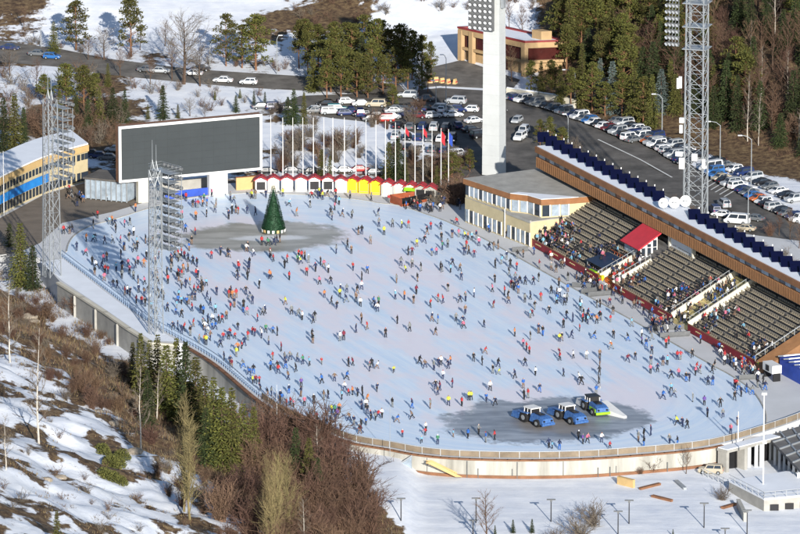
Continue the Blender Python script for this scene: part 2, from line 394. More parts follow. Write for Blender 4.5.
def ice_material():
    m = bpy.data.materials.new('ice'); m.use_nodes = True; nt = m.node_tree; N = nt.nodes; L = nt.links; b = N['Principled BSDF']
    b.inputs['Roughness'].default_value = .42; b.inputs['Specular IOR Level'].default_value = .30
    tc = N.new('ShaderNodeTexCoord'); mp = N.new('ShaderNodeMapping'); mp.vector_type = 'POINT'
    mp.inputs['Rotation'].default_value = (0, 0, -R(111.59))
    L.new(tc.outputs['Object'], mp.inputs[0]); sx = N.new('ShaderNodeSeparateXYZ'); L.new(mp.outputs[0], sx.inputs[0])
    u, v = sx.outputs[0], sx.outputs[1]
    q = nd(nt, 'MAXIMUM', nd(nt, 'SUBTRACT', nd(nt, 'ABSOLUTE', u), 56.0), 0.0)
    d = nd(nt, 'SQRT', nd(nt, 'ADD', nd(nt, 'MULTIPLY', q, q), nd(nt, 'MULTIPLY', v, v)))
    def noise(vec, s, det=5, rough=.6):
        n = N.new('ShaderNodeTexNoise'); n.inputs['Scale'].default_value = s; n.inputs['Detail'].default_value = det; n.inputs['Roughness'].default_value = rough
        L.new(vec, n.inputs['Vector']); return n.outputs[0]
    cb = N.new('ShaderNodeCombineXYZ'); L.new(nd(nt, 'MULTIPLY', d, .9), cb.inputs[0]); L.new(nd(nt, 'MULTIPLY', u, .06), cb.inputs[1])
    streak = noise(cb.outputs[0], .8, 6, .7)
    big = noise(tc.outputs['Object'], .045, 5); mid = noise(tc.outputs['Object'], .35, 7, .7)
    sxy = N.new('ShaderNodeMapping'); sxy.inputs['Scale'].default_value = (.045, .16, 1); L.new(mp.outputs[0], sxy.inputs[0])
    swirl = noise(sxy.outputs[0], 1.0, 4)
    def mr(x, a, b_, c=0., e=1.):
        n = N.new('ShaderNodeMapRange'); n.interpolation_type = 'SMOOTHSTEP'
        for i, k in zip((1, 2, 3, 4), (a, b_, c, e)): n.inputs[i].default_value = k
        L.new(x, n.inputs[0]); return n.outputs[0]
    def mix(f, a, b_):
        n = N.new('ShaderNodeMix'); n.data_type = 'RGBA'
        for i, k in ((0, f), (6, a), (7, b_)):
            if isinstance(k, tuple): n.inputs[i].default_value = (*k, 1)
            elif isinstance(k, float): n.inputs[i].default_value = k
            else: L.new(k, n.inputs[i])
        return n.outputs[2]
    inner = mr(nd(nt, 'ADD', d, nd(nt, 'MULTIPLY', big, 14.0)), 36, 24)
    pink = nd(nt, 'MULTIPLY', inner, mr(nd(nt, 'ADD', swirl, nd(nt, 'MULTIPLY', big, .5)), .64, .84))
    c = mix(mr(streak, .3, .7), (.575, .715, .885), (.74, .825, .92))
    c = mix(nd(nt, 'MULTIPLY', pink, .85), c, (.80, .745, .80))
    c = mix(nd(nt, 'MULTIPLY', mr(mid, .5, .75), .35), c, (.78, .82, .87))
    for ang, st_, amt in ((20, (.02, 1.6, 1), .5), (75, (.03, 1.2, 1), .42), (-40, (.03, 1.9, 1), .42)):
        m_ = N.new('ShaderNodeMapping'); m_.inputs['Rotation'].default_value = (0, 0, R(ang)); m_.inputs['Scale'].default_value = st_
        dn = N.new('ShaderNodeVectorMath'); dn.operation = 'MULTIPLY_ADD'; dn.inputs[1].default_value = (9, 9, 0)
        nn_ = N.new('ShaderNodeTexNoise'); nn_.inputs['Scale'].default_value = .05; L.new(tc.outputs['Object'], nn_.inputs['Vector'])
        L.new(nn_.outputs['Color'], dn.inputs[0]); L.new(tc.outputs['Object'], dn.inputs[2]); L.new(dn.outputs[0], m_.inputs[0])
        c = mix(nd(nt, 'MULTIPLY', mr(noise(m_.outputs[0], 1.0, 3, .7), .58, .74), amt), c, (.80, .85, .90))
    so_ = N.new('ShaderNodeSeparateXYZ'); L.new(tc.outputs['Object'], so_.inputs[0])
    def ell(px, py, rx, ry, a):
        p = at(px, py); ca, sa = math.cos(a), math.sin(a)
        X = nd(nt, 'SUBTRACT', so_.outputs[0], p.x); Y = nd(nt, 'SUBTRACT', so_.outputs[1], p.y)
        U = nd(nt, 'DIVIDE', nd(nt, 'ADD', nd(nt, 'MULTIPLY', X, ca), nd(nt, 'MULTIPLY', Y, sa)), rx)
        V = nd(nt, 'DIVIDE', nd(nt, 'SUBTRACT', nd(nt, 'MULTIPLY', Y, ca), nd(nt, 'MULTIPLY', X, sa)), ry)
        return nd(nt, 'ADD', nd(nt, 'SQRT', nd(nt, 'ADD', nd(nt, 'MULTIPLY', U, U), nd(nt, 'MULTIPLY', V, V))), nd(nt, 'MULTIPLY', nd(nt, 'ADD', nd(nt, 'MULTIPLY', nd(nt, 'SUBTRACT', mid, .5), .6), nd(nt, 'MULTIPLY', nd(nt, 'SUBTRACT', swirl, .5), .9)), 1.0))
    sw2 = N.new('ShaderNodeMapping'); sw2.inputs['Scale'].default_value = (.09, .3, 1); L.new(tc.outputs['Object'], sw2.inputs[0]); s2 = noise(sw2.outputs[0], 1.0, 6, .65)
    e1 = ell(266, 236.5, 15.2, 11.5, R(8)); e2 = ell(548, 420, 17.6, 14.5, R(12)); e3 = ell(555, 426, 8, 5.5, R(-15)); e4 = ell(272, 238, 7.5, 2.6, R(5))
    c = mix(mr(e1, 1.06, .82), c, mix(mr(s2, .35, .65), (.27, .265, .235), (.42, .41, .38)))
    c = mix(nd(nt, 'MULTIPLY', mr(e4, 1.1, .6), .8), c, (.72, .74, .77))
    c = mix(mr(e2, 1.0, .82), c, mix(mr(s2, .35, .68), (.17, .195, .235), (.36, .395, .45)))
    c = mix(nd(nt, 'MULTIPLY', mr(e3, 1.2, .5), .7), c, (.24, .205, .17))
    L.new(c, b.inputs['Base Color'])
    bp = N.new('ShaderNodeBump'); bp.inputs['Strength'].default_value = .12; bp.inputs['Distance'].default_value = .05; L.new(mid, bp.inputs['Height']); L.new(bp.outputs[0], b.inputs['Normal'])
    return m
M['ice'] = ice_material()
drape('ice_rink', None, .012, 'ice', z=0.0, world=ice_poly)
# kerb round the landward side of the ice
b = MB(); b.strip(IC, 0, .13, .22); o = b.build('ice_kerb', 'concrete'); o['kind'] = 'structure'
drape('apron_path', [(500, 240), (530, 250), (560, 267), (620, 300), (680, 333), (745, 372), (790, 378), (800, 418), (768, 430), (762, 404), (752, 390), (700, 358), (640, 323), (560, 279), (480, 236)], .005, 'apron', z=0.0)
drape('plaza_paving', [(-25, 256), (0, 218), (45, 194), (88, 182), (130, 192), (142, 203), (112, 212), (62, 223), (40, 243), (20, 252)], .006, 'plaza', z=0.0)
# ------------------------------------------------------------------ roads and car parks
drape('road_pavement', [(-30, 36), (60, 49), (110, 59), (190, 69), (250, 73), (330, 78), (400, 85), (412, 98), (330, 92), (250, 88), (190, 83), (110, 75), (60, 67), (-30, 60)], .06, 'asphalt_worn')
drape('car_park', [(270, 108), (300, 96), (400, 92), (440, 88), (512, 92), (545, 97), (600, 118), (660, 145), (720, 181), (800, 224), (850, 250), (850, 320), (760, 264), (690, 217), (640, 192), (600, 176), (560, 168), (520, 182), (462, 182), (445, 168), (430, 140), (395, 125), (330, 118)], .06, 'asphalt')
drape('plaza_forecourt', [(428, 68), (462, 60), (520, 80), (512, 90), (440, 86), (420, 88)], .09, 'asphalt_worn')
drape('road_verge', [(590, 172), (660, 205), (730, 240), (800, 278), (800, 262), (720, 218), (640, 182), (600, 166)], .10, 'asphalt_worn')
def paint(name, pts, wd):
    b = MB()
    P = [at_t(*p, .14) for p in pts]
    for a_, c_ in zip(P[:-1], P[1:]):
        d = (c_-a_).normalized(); nn = Vector((-d.y, d.x, 0))*wd/2
        b.quad(a_-nn, c_-nn, c_+nn, a_+nn)
    o = b.build(name, 'road_paint'); o['kind'] = 'structure'
paint('road_marking', [(598, 140), (640, 160), (672, 178)], .35)
for k in range(6):
    paint('road_marking', [(702+k*4.4, 186+k*2.3), (712+k*4.4, 180+k*2.3)], .3)
# ------------------------------------------------------------------ fence round the near side of the ice and the retaining wall under it
def fence_run(pts, name, label, cat, mats, hgt, panel_m=None, post_every=4, group=None, post_r=.05):
    root = empty(name, (*pts[0][:2], 0), label, cat, group)
    if panel_m:
        b = MB(); b.strip(pts, .12, hgt*.92, .06); b.build('panel', panel_m, root)
    for i in range(0, len(pts), post_every):
        b = MB(); b.box((*pts[i][:2], hgt/2), (.1, .1, hgt)); b.build('post', mats, root)
    b = MB(); b.strip(pts, hgt-.04, hgt+.05, .09)
    if not panel_m: b.strip(pts, hgt*.5-.03, hgt*.5+.03, .07)
    b.build('rail', mats, root)
    return root
i0 = min(range(len(FENCE)), key=lambda i: abs(FENCE[i][1]-at(262, 399).y))
def resample(pts, st):
    out = [pts[0]]; acc = 0
    for a_, c_ in zip(pts[:-1], pts[1:]):
        l = math.dist(a_[:2], c_[:2]); t = st-acc
        while t < l:
            out.append((a_[0]+(c_[0]-a_[0])*t/l, a_[1]+(c_[1]-a_[1])*t/l)); t += st
        acc = (acc+l) % st
    out.append(pts[-1]); return out
left_f = resample(FENCE[:i0+1], 1.15); near_f = resample(FENCE[i0:], 1.5)
fence_run(left_f, 'railing', 'long blue grey railing of closely set posts along the mast side of the ice', 'railing', 'rail_blue', 1.15, None, 1)
fence_run(near_f, 'board_fence', 'brown board fence curving along the near end of the ice', 'fence', 'rail_grey', 1.05, 'rink_fence', 2)
# cream facing of the platform on its near side
W_PX = [(196, 349), (224, 368), (262, 400), (292, 418)]
def outward(pts, off):
    o_ = []
    for i, p in enumerate(pts):
        a_, c_ = pts[max(0, i-1)], pts[min(len(pts)-1, i+1)]; dx, dy = c_[0]-a_[0], c_[1]-a_[1]; l = math.hypot(dx, dy) or 1
        o_.append((p[0]+dy/l*off, p[1]-dx/l*off))
    return o_
wall_pts = [p for p in outward(FENCE, .78) if at(186, 344).y > p[1] and p[0] < at(724, 440).x]
rw = empty('retaining_wall', (*wall_pts[0], -4.6), 'long curved cream wall carrying the near end of the rink, brown coping and base', 'wall')
b = MB(); b.strip(wall_pts, -5.6, -.25, .3); b.build('wall_face', 'wall_cream', rw)
b = MB(); b.strip(outward(wall_pts, .10), -.15, .05, .6); b.build('coping', 'rust', rw)
b = MB(); b.strip([p for p in outward(wall_pts, .22) if p[0] > 0], -5.4, -2.45, .2); b.build('base_band', 'rust', rw)
for px in (427, 467, 478, 512, 517, 563, 598, 610, 616, 650, 668):
    x = at(px, 456).x; p = min(wall_pts, key=lambda q: abs(q[0]-x))
    b = MB(); b.tube((x, p[1]-.26, -4.9), (x, p[1]-.26, -.3 if px % 2 else -1.4), .07, n=5); b.build('downpipe', 'steel_dark', rw)
# side wall under the snow berm, below the left mast
sw = [at(60, 283)[:2], at(84, 298)[:2], at(107, 313)[:2], at(130, 329)[:2], at(152, 343)[:2], at(176, 345)[:2]]
sw = [(p[0]-.25, p[1]-.1) for p in sw]
rs = empty('berm_wall', (*sw[0], -5), 'grey concrete wall under the snow covered berm beside the left mast', 'wall')
b = MB(); b.strip(sw, -6.0, -.12, .4); b.build('wall_face', 'concrete', rs)
b = MB(); b.strip(sw, -.12, .22, .75); b.build('coping', 'cream', rs)
for t in (.15, .33, .52, .72, .9):
    k = t*(len(sw)-1); i = int(k); f = k-i
    x = sw[i][0]*(1-f)+sw[i+1][0]*f; y = sw[i][1]*(1-f)+sw[i+1][1]*f
    b = MB(); b.box((x-.25, y-.12, -3), (.45, .3, 5.6)); b.build('pilaster', 'concrete', rs)
# snow on the berm
berm = [at(*p)[:2] for p in ((63, 259), (100, 288), (145, 322), (174, 339), (174, 342), (152, 341), (130, 327), (107, 311), (62, 281), (40, 262))]
drape('snow_berm', None, .05, 'snow', z=0.0, world=berm)
# wing wall left of the cream wall, and the stair
wg = empty('wing_wall', at(411, 456, -4.6), 'pale blue grey wing wall running down to the snow at the left end of the cream wall', 'wall')
a_ = at(412, 454, 0); c_ = at(392, 483, -4.6)
b = MB(); b.slab([(a_.x, a_.y-.8, -.2), (a_.x, a_.y-.8, -5.4), (c_.x, c_.y, -5.4), (c_.x, c_.y, -2.6)], .35); b.build('wall_face', 'glass_pale', wg)
b = MB(); b.tube((a_.x, a_.y-.8, -.1), (c_.x, c_.y, -2.5), .16); b.build('coping', 'rail_grey', wg)
st = empty('wall_stair', at(430, 478, -4.6), 'yellow wooden stair slanting across the cream wall', 'stair')
b = MB()
y0 = min(wall_pts, key=lambda q: abs(q[0]-at(440, 456).x))[1]-.55
p, q = at(428, 459, 0), at(458, 480, -4.6)
for k in range(13):
    t = k/12; b.box((p.x+(q.x-p.x)*t, y0-.35, -.6-2.0*t), (.55, 1.2, .12))
b.build('tread', 'ochre', st)
for dy in (-.95, .2):
    b = MB(); b.slab([(p.x-.4, y0-.35+dy, -.3), (p.x+.6, y0-.35+dy, -.3), (q.x+.6, y0-.35+dy, -2.6), (q.x-.4, y0-.35+dy, -2.6)], .08); b.build('side_board', 'ochre', st)
# ------------------------------------------------------------------ grandstand
P0 = at(532, 245.5); P1 = at(757, 369)
SE = (P1-P0).normalized(); SN = Vector((-SE.y, SE.x, 0))
UP = Vector((0, 0, 1)); SAX = (SE, SN, UP)
SLEN = (P1-P0).length
def G(s, q, z=0.0): return P0+SE*s+SN*q+UP*z
def s_of(px, py, z=0): return (at(px, py, z)-P0).dot(SE)
sA, sB = s_of(598, 284), s_of(611, 291); sC, sD = s_of(672, 323), s_of(690, 332)
gs = empty('grandstand', G(0, 0), 'long grandstand of tan seats under a brown slatted roof edge', 'grandstand')
NR, RD, RH = 15, .93, .52
def rowz(i): return .9+i*RH
secs = [(0.3, sA), (sB, sC), (sD, SLEN)]
b = MB()
for i in range(NR):
    b.box(G(SLEN/2, (i+.5)*RD, rowz(i)/2-.1), (SLEN, RD, rowz(i)-.2), SAX)
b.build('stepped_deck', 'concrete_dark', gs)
for (s0, s1) in secs:
    for i in range(NR):
        b = MB(); n = int((s1-s0)/.72)
        b.box(G((s0+s1)/2, (i+.42)*RD, rowz(i)+.14), (s1-s0-.3, .12, .1), SAX)
        for k in range(n):
            s = s0+.36+k*.72
            if int((s+1)/7.6) != int((s+1.72)/7.6): continue
            b.box(G(s, (i+.42)*RD, rowz(i)+.22), (.44, .42, .09), SAX)
            b.box(G(s, (i+.66)*RD, rowz(i)+.42), (.44, .07, .40), SAX)
        b.build('seat_row', 'seat_tan', gs)
# roof
RQ0, RQ1, RZB, RZT = 9.5, 14.9, 8.3, 12.0
s_l = s_of(465, 221); s_r = SLEN+1
b = MB(); b.box(G((s_l+s_r)/2, (RQ0+RQ1)/2+.4, RZT-.25), (s_r-s_l, RQ1-RQ0-1, .5), SAX); rf = b.build('roof', 'white_panel', gs)
b = MB(); b.box(G((s_l+s_r)/2, RQ0+2.6, RZT+.09), (s_r-s_l-.5, 4.8, .16), SAX); b.build('roof_snow', 'snow', rf)
b = MB(); b.box(G((s_l+s_r)/2, RQ0+.1, RZT-.45), (s_r-s_l, .45, 1.0), SAX); b.build('upper_fascia', 'brown_metal', gs)
b = MB(); b.box(G((s_l+s_r)/2, RQ0+.5, RZT-1.4), (s_r-s_l-.2, .25, .9), SAX); wb = b.build('window_band', 'glass', gs)
n = 26
for k in range(n):
    s = s_l+(s_r-s_l)*(k+.5)/n
    b = MB(); b.box(G(s, RQ0+.33, RZT-1.4), (1.9 if k % 3 else 2.6, .1, .62), SAX); b.build('window', ['glass_pale', 'concrete'][k % 5 == 2], wb)
b = MB(); b.box(G((s_l+s_r)/2, RQ0+.32, RZB+.98), (s_r-s_l, .3, 1.75), SAX)
x = s_l+.2
while x < s_r-.2:
    b.box(G(x, RQ0+.12, RZB+.98), (.16, .12, 1.78), SAX); x += .55
b.build('slatted_fascia', 'brown_slats', gs)
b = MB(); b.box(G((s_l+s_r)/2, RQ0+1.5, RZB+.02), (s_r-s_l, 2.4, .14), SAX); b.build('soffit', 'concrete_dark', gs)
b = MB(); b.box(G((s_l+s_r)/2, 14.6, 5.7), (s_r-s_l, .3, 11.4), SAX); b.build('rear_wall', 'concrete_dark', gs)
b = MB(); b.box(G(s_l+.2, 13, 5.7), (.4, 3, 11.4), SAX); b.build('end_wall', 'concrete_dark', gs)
for k in range(12):
    s = s_l+6+k*(s_r-s_l-10)/11
    b = MB(); b.box(G(s, 14.2, 5.7), (.5, .5, 11.3), SAX); b.build('column', 'cream', gs)
for (s0, s1, q) in ((sA+4.2, sA+13.5, 10.6), (sD+2, sD+9, 12.6)):
    b = MB(); b.box(G((s0+s1)/2, q, 6.7), (s1-s0, .25, 4.2), SAX); b.build('rear_panel', 'white_panel', gs)
    for s in (s0, s1):
        b = MB(); b.box(G(s, q-.1, 6.7), (.55, .6, 4.3), SAX); b.build('column', 'cream', gs)
# roof collectors: dark blue tilted panels side by side
def sroof(px, py):
    a_ = at(px, py, RZT); return (a_-P0).dot(SE)
sp0, sp1, sp2, sp3 = sroof(526, 142), sroof(657, 205), sroof(684, 219), sroof(815, 286)
for (u0, u1) in ((sp0, sp1), (sp2, sp3)):
    n = int(round((u1-u0)/3.55)); st_ = (u1-u0)/n
    for k in range(n):
        c = G(u0+(k+.5)*st_, 11.9, RZT+.25); hw = 1.0
        b = MB(); b.slab([c+Vector((-hw, 0, 0)), c+Vector((hw, 0, 0)), c+Vector((hw, 4.3, .75)), c+Vector((-hw, 4.3, .75))], .12)
        p = b.build('solar_collector', 'blue_panel', rf)
        b = MB(); b.box(c+Vector((hw-.15, 4.4, .5)), (.16, .14, 1.1)); b.build('bracket', 'white', p)
# dishes standing on the roof in the gap
for k, (px, py, r) in enumerate(((663.5, 203, .85), (674.5, 202.5, .97), (685.5, 201, .97))):
    c = at(px, py, RZT+1.25); g = Vector((c.x, c.y, RZT+.1))
    d = empty('satellite_dish', g, '%s white satellite dish on the grandstand roof%s' % (['smaller', 'middle', 'last'][k], [', beside the snow and blue collectors', ' of three in the gap', ' of three, beside the lattice mast'][k]), 'satellite dish', 'dishes on the grandstand roof')
    b = MB(); nrm = Vector((-.25, -.9, .36)).normalized(); u, v = perp(nrm); vs = [c-nrm*.2]; fs = []
    for j in range(1, 4):
        for i in range(20):
            t = 2*math.pi*i/20; vs.append(c-nrm*(.2*(1-(j/3)**2))+(u*math.cos(t)+v*math.sin(t))*(r*j/3))
    for i in range(20): fs.append((0, 1+i, 1+(i+1) % 20))
    for j in range(2):
        for i in range(20): fs.append((1+j*20+i, 1+(j+1)*20+i, 1+(j+1)*20+(i+1) % 20, 1+j*20+(i+1) % 20))
    b.add(vs, fs); b.build('reflector', 'white', d, smooth=True)
    b = MB(); b.tube(c-nrm*.4, g, .14); b.tube(c-nrm*.4, g+Vector((.4, .5, 0)), .06); b.build('mount', 'steel', d)
    b = MB(); b.tube(c-nrm*.3+u*r*.8, c+nrm*.55, .04); b.tube(c-nrm*.3-u*r*.8, c+nrm*.55, .04); b.box(c+nrm*.55, (.2, .2, .2)); b.build('feed_arm', 'steel', d)
# red fence along the foot of the stand, one run per block
for k, (s0, s1, lab) in enumerate(((0, sA-.5, 'dark red banner fence at the foot of the block beside the tan building'), (sB, sC, 'dark red banner fence between the orange stair and the yellow stair'), (sD, SLEN, 'dark red banner fence beyond the yellow stair, ending at the orange ramp'))):
    f = empty('banner_fence', G(s0, -.3), lab, 'fence', 'red fences of the stand')
    b = MB(); b.box(G((s0+s1)/2, -.3, .75), (s1-s0, .12, 1.2), SAX); pn = b.build('banner', 'red_banner', f)
    n = int((s1-s0)/7)
    for i in range(n):
        s = s0+(i+.5)*(s1-s0)/n
        b = MB()
        for j in range(7): b.box(G(s-1.1+j*.34, -.38, .85+.05*(j % 2)), (.22, .03, .18), SAX)
        b.build('faded_lettering', 'yellow_pale', pn)
    b = MB(); b.box(G((s0+s1)/2, -.3, 1.4), (s1-s0, .16, .1), SAX); b.build('rail', 'rust', f)
# stairs through the stand
def stair(name, label, s0, s1, cats, mt, q1, z1, z0=.2):
    t = empty(name, G(s0, 0), label, 'stair')
    b = MB(); n = 18
    for i in range(n):
        u = (i+.5)/n; zz = z0+(z1-z0)*u
        b.box(G((s0+s1)/2, q1*u, zz/2+.25), (s1-s0-.4, q1/n+.02, zz+.4), SAX)
    b.build('steps', mt, t)
    for s in (s0, s1):
        b = MB(); b.slab([G(s-.14, -.4, z0+1.5), G(s+.14, -.4, z0+1.5), G(s+.14, q1, z1+1.5), G(s-.14, q1, z1+1.5)], 1.0); b.build('side_wall', 'cream', t)
        b = MB(); b.tube(G(s, -.4, z0+2.1), G(s, q1, z1+2.1), .05)
        for i in range(8): b.tube(G(s, q1*i/7, z0+(z1-z0)*i/7+1.2), G(s, q1*i/7, z0+(z1-z0)*i/7+2.1), .04)
        b.build('handrail', 'steel', t)
    return t
stair('orange_stair', 'orange and cream stair leading up from the ice to the red roofed booth', sA, sB, 'stair', 'orange', 6.5, 3.4)
stair('yellow_stair', 'pale yellow stair between the two seat blocks right of the booth', sC, sD, 'stair', 'yellow_pale', 11.5, 6.6)
# canopy and yellow mats at the foot of the orange stair
cp = empty('canopy', G(sA-2.5, 1), 'dark blue canopy beside the foot of the orange stair', 'canopy')
b = MB(); b.slab([G(sA-7, .2, 2.6), G(sA-.5, .2, 2.6), G(sA-.5, 4.8, 3.6), G(sA-7, 4.8, 3.6)], .15); b.build('cover', mat('navy_cover', (.012, .03, .07), .5), cp)
for s in (sA-6.8, sA-.7):
    for q, z in ((.4, 2.5), (4.6, 3.4)):
        b = MB(); b.tube(G(s, q, 0), G(s, q, z), .06); b.build('post', 'steel', cp)
for k, (px, py, c) in enumerate(((593, 277, 'lime'), (600, 281, 'yellow'), (603, 289, 'white'))):
    o_ = at(px, py+2); b = MB(); b.box(o_+UP*.75, (2.4, .5, 1.5), SAX); b.box(o_+UP*.75+SN*.1, (2.0, .5, 1.2), SAX)
    q_ = b.build('crash_mat', c, None, o_); tag(q_, ['lime green', 'yellow', 'white and red'][k]+' padded mat standing at the foot of the orange stair', 'mat', 'mats at the orange stair')
    if k == 2:
        b = MB(); b.box(o_+UP*.75-SN*.27, (1.0, .04, .8), SAX); b.build('sign_face', 'red_roof', q_)
for k, (pa, pb) in enumerate((((572, 287), (592, 288)), ((581, 294), (603, 291)), ((588, 297), (612, 295)), ((648, 331), (684, 329)), ((739, 380), (760, 379)), ((512, 252), (528, 251)), ((660, 338), (690, 336)))):
    a_, c_ = at(*pa), at(*pb); d = (c_-a_).normalized(); nn = Vector((-d.y, d.x, 0))
    b = MB(); b.box((a_+c_)/2+UP*.45, ((c_-a_).length, .12, .75), (d, nn, UP)); b.box((a_+c_)/2+UP*.08, ((c_-a_).length*.9, .5, .12), (d, nn, UP))
    o_ = b.build('low_barrier', 'steel_dark', None, (a_+c_)/2)
    tag(o_, ['dark barrier nearest the tan building side of the orange stair gap', 'dark barrier in the middle before the orange stair', 'dark barrier under the orange stair, nearest the ice', 'dark barrier before the yellow stair, on the stand side', 'dark barrier by the orange ramp gate', 'dark plank barrier at the corner of the tan building', 'dark barrier before the yellow stair, on the ice side'][k], 'barrier', 'barriers at the ice edge')
# booth with the red roof
bo = empty('commentary_booth', G(sA-2, 6, 0), 'small white booth with red roof and wooden base in the stand', 'booth')
u0, u1, q0, q1, zb = sA-4.7, sA+2.0, 6.0, 9.3, 3.0
b = MB(); b.box(G((u0+u1)/2, (q0+q1)/2, zb+.5), (u1-u0-.2, q1-q0-.2, 1.2), SAX); b.build('base', 'wood_red', bo)
def lerp(a_, c_, t): return a_+(c_-a_)*t
b = MB()
H0, H1 = 5.9, 7.9
b.add([G(u0+.1, q0+.1, zb+1.1), G(u1-.1, q0+.1, zb+1.1), G(u1-.1, q1-.1, zb+1.1), G(u0+.1, q1-.1, zb+1.1), G(u0+.1, q0+.1, H0), G(u1-.1, q0+.1, H0), G(u1-.1, q1-.1, H1), G(u0+.1, q1-.1, H1)],
      [(3, 2, 1, 0), (4, 5, 6, 7), (0, 1, 5, 4), (1, 2, 6, 5), (2, 3, 7, 6), (3, 0, 4, 7)])
wl = b.build('wall', 'white', bo)
for i in range(5):
    s = lerp(u0+.8, u1-.8, i/4); b = MB(); b.box(G(s, q0+.07, zb+1.95), (1.05, .08, 1.35), SAX); b.build('window', 'glass_pale' if i < 4 else 'glass', wl)
for i in range(3):
    q = lerp(q0+.65, q1-.6, i/2); ht = lerp(H0, H1, (q-q0)/(q1-q0))-.45
    b = MB(); b.box(G(u1-.06, q, (zb+1.5+ht)/2), (.08, .65, ht-zb-1.5), SAX); wn = b.build('window', 'glass', wl)
    b = MB(); b.box(G(u1-.01, q, zb+2.9), (.06, .66, .1), SAX); b.build('glazing_bar', 'white', wn)
b = MB(); b.slab([G(u0-.4, q0-.5, H0-.12), G(u1+.4, q0-.5, H0-.12), G(u1+.4, q1+.3, H1+.42), G(u0-.4, q1+.3, H1+.42)], .22)
b.build('roof', 'red_roof', bo)
b = MB(); b.box(G(u0+1, q0-.9, zb-.1), (u1-u0-1, 1.4, .2), SAX)
for i in range(6): b.box(G(u0-.7+(u1-u0-1)*i/5+.4, q0-1.5, zb+.5), (.1, .1, 1.0), SAX)
b.box(G(u0+1, q0-1.5, zb+1), (u1-u0-1, .12, .12), SAX); b.build('balcony', 'wood_red', bo)
# orange ramp closing the end of the stand
rp = empty('ramp', G(SLEN+1.5, 0), 'orange brown ramp wall with rail closing the end of the seats', 'ramp')
b = MB(); b.add([G(SLEN+.5, -.5, 0), G(SLEN+.5, 13, 0), G(SLEN+.5, 13, 8.6), G(SLEN+.5, -.5, 1.4), G(SLEN+3, -.5, 0), G(SLEN+3, 13, 0), G(SLEN+3, 13, 7.8), G(SLEN+3, -.5, .6)], [(0, 1, 2, 3), (7, 6, 5, 4), (3, 2, 6, 7), (0, 3, 7, 4), (1, 5, 6, 2), (0, 4, 5, 1)]); b.build('ramp_wall', 'brown_slats', rp)
b = MB(); b.tube(G(SLEN+.4, -.5, 2.3), G(SLEN+.4, 13, 9.5), .07)
for i in range(9): b.tube(G(SLEN+.4, -.5+13.5*i/8, 1.4+7.2*i/8), G(SLEN+.4, -.5+13.5*i/8, 2.3+7.2*i/8), .05)
b.build('handrail', 'steel', rp)
tn = empty('roofed_stall', at(806, 392), 'low block with pale sawtooth roof beyond the orange ramp', 'stall')
b = MB(); b.box(at(800, 385)+Vector((5, 4, 1.4)), (12, 12, 2.8), SAX); b.build('wall', 'blue_fence', tn)
for i in range(6):
    c = at(800, 385)+Vector((5, 4, 2.9))+SE*(-5+2*i); b = MB(); b.slab([c-SE*1-SN*6.3, c+SE*1-SN*6.3+UP*.5, c+SE*1+SN*6.3+UP*.5, c-SE*1+SN*6.3], .2); b.build('roof_panel', 'white_panel', tn)
gb = empty('entrance_gate', at(775, 382), 'white gate box and awning where the apron meets the orange ramp', 'gate')
c = at(772, 379); b = MB(); b.box(c+UP*1.9, (3.6, 1.6, 1.3), SAX); b.build('head_box', 'white', gb)
for s in (-1.7, 1.7):
    b = MB(); b.box(c+SE*s+UP*.65, (.25, 1.2, 1.3), SAX); b.build('post', 'black', gb)
b = MB(); b.box(c+UP*1.9-SN*.83, (1.2, .05, .9), SAX); b.build('sign_face', 'black', gb)
# ------------------------------------------------------------------ tan building beside the stand
f0, f1 = at(465, 222), at(530, 247); BE = (f1-f0).normalized(); BN = Vector((-BE.y, BE.x, 0)); BAX = (BE, BN, UP); BL = (f1-f0).length
def Bp(s, q, z=0): return f0+BE*s+BN*q+UP*z
tb = empty('tan_building', f0, 'two storey tan clubhouse with flat roof and orange brown eaves', 'building')
zl, zt = 4.3, 6.65
b = MB(); b.prism([Bp(0, 0)[:2], Bp(BL, 0)[:2], Bp(BL+.5, 12)[:2], Bp(0, 12)[:2]], 0, zl); b.build('lower_wall', 'tan_wall', tb)
b = MB(); b.prism([Bp(.1, .1)[:2], Bp(BL+.05, .1)[:2], Bp(BL+.45, 11)[:2], Bp(.1, 11)[:2]], zl, zl+.12); b.prism([Bp(BL-7.6, -.1)[:2], Bp(BL+.12, -.1)[:2], Bp(BL+.12, .18)[:2], Bp(BL-7.6, .18)[:2]], zl-.15, zl+.3); b.build('terrace_roof', 'concrete', tb)
up = [Bp(0, .1)]+[at(px, py, zl) for px, py in ((511, 212.5), (528, 214.5), (541, 218.5), (569, 217))]
up = [Vector((p.x, p.y, 0)) for p in up]
corner_r = up[-1]; back_r = up[-1]+BN*7.5+BE*1.2; back_l = Bp(0, 17.5); 
poly = [tuple(p[:2]) for p in up]+[tuple(back_r[:2]), tuple(back_l[:2])]
b = MB(); b.prism(poly, zl-.05, zt); uw = b.build('upper_wall', 'tan_wall', tb)
cx_ = sum(p[0] for p in poly)/len(poly); cy_ = sum(p[1] for p in poly)/len(poly)
big = [(cx_+(p[0]-cx_)*1.035, cy_+(p[1]-cy_)*1.035) for p in poly]
b = MB(); b.prism(big, zt, zt+.95); b.build('eaves', 'brown_metal', tb)
bm_ = [(cx_+(p[0]-cx_)*1.03, cy_+(p[1]-cy_)*1.022) for p in poly]
b = MB(); b.prism(bm_, zt+.95, zt+1.0); b.build('roof', 'concrete', tb)
b = MB(); b.prism([bm_[1], bm_[2], bm_[3], bm_[4], (bm_[4][0]*.8+bm_[5][0]*.2, bm_[4][1]*.8+bm_[5][1]*.2), (bm_[1][0]*.72+cx_*.28, bm_[1][1]*.72+cy_*.28)], zt+1.0, zt+1.06); b.build('roof_snow', 'snow', tb)
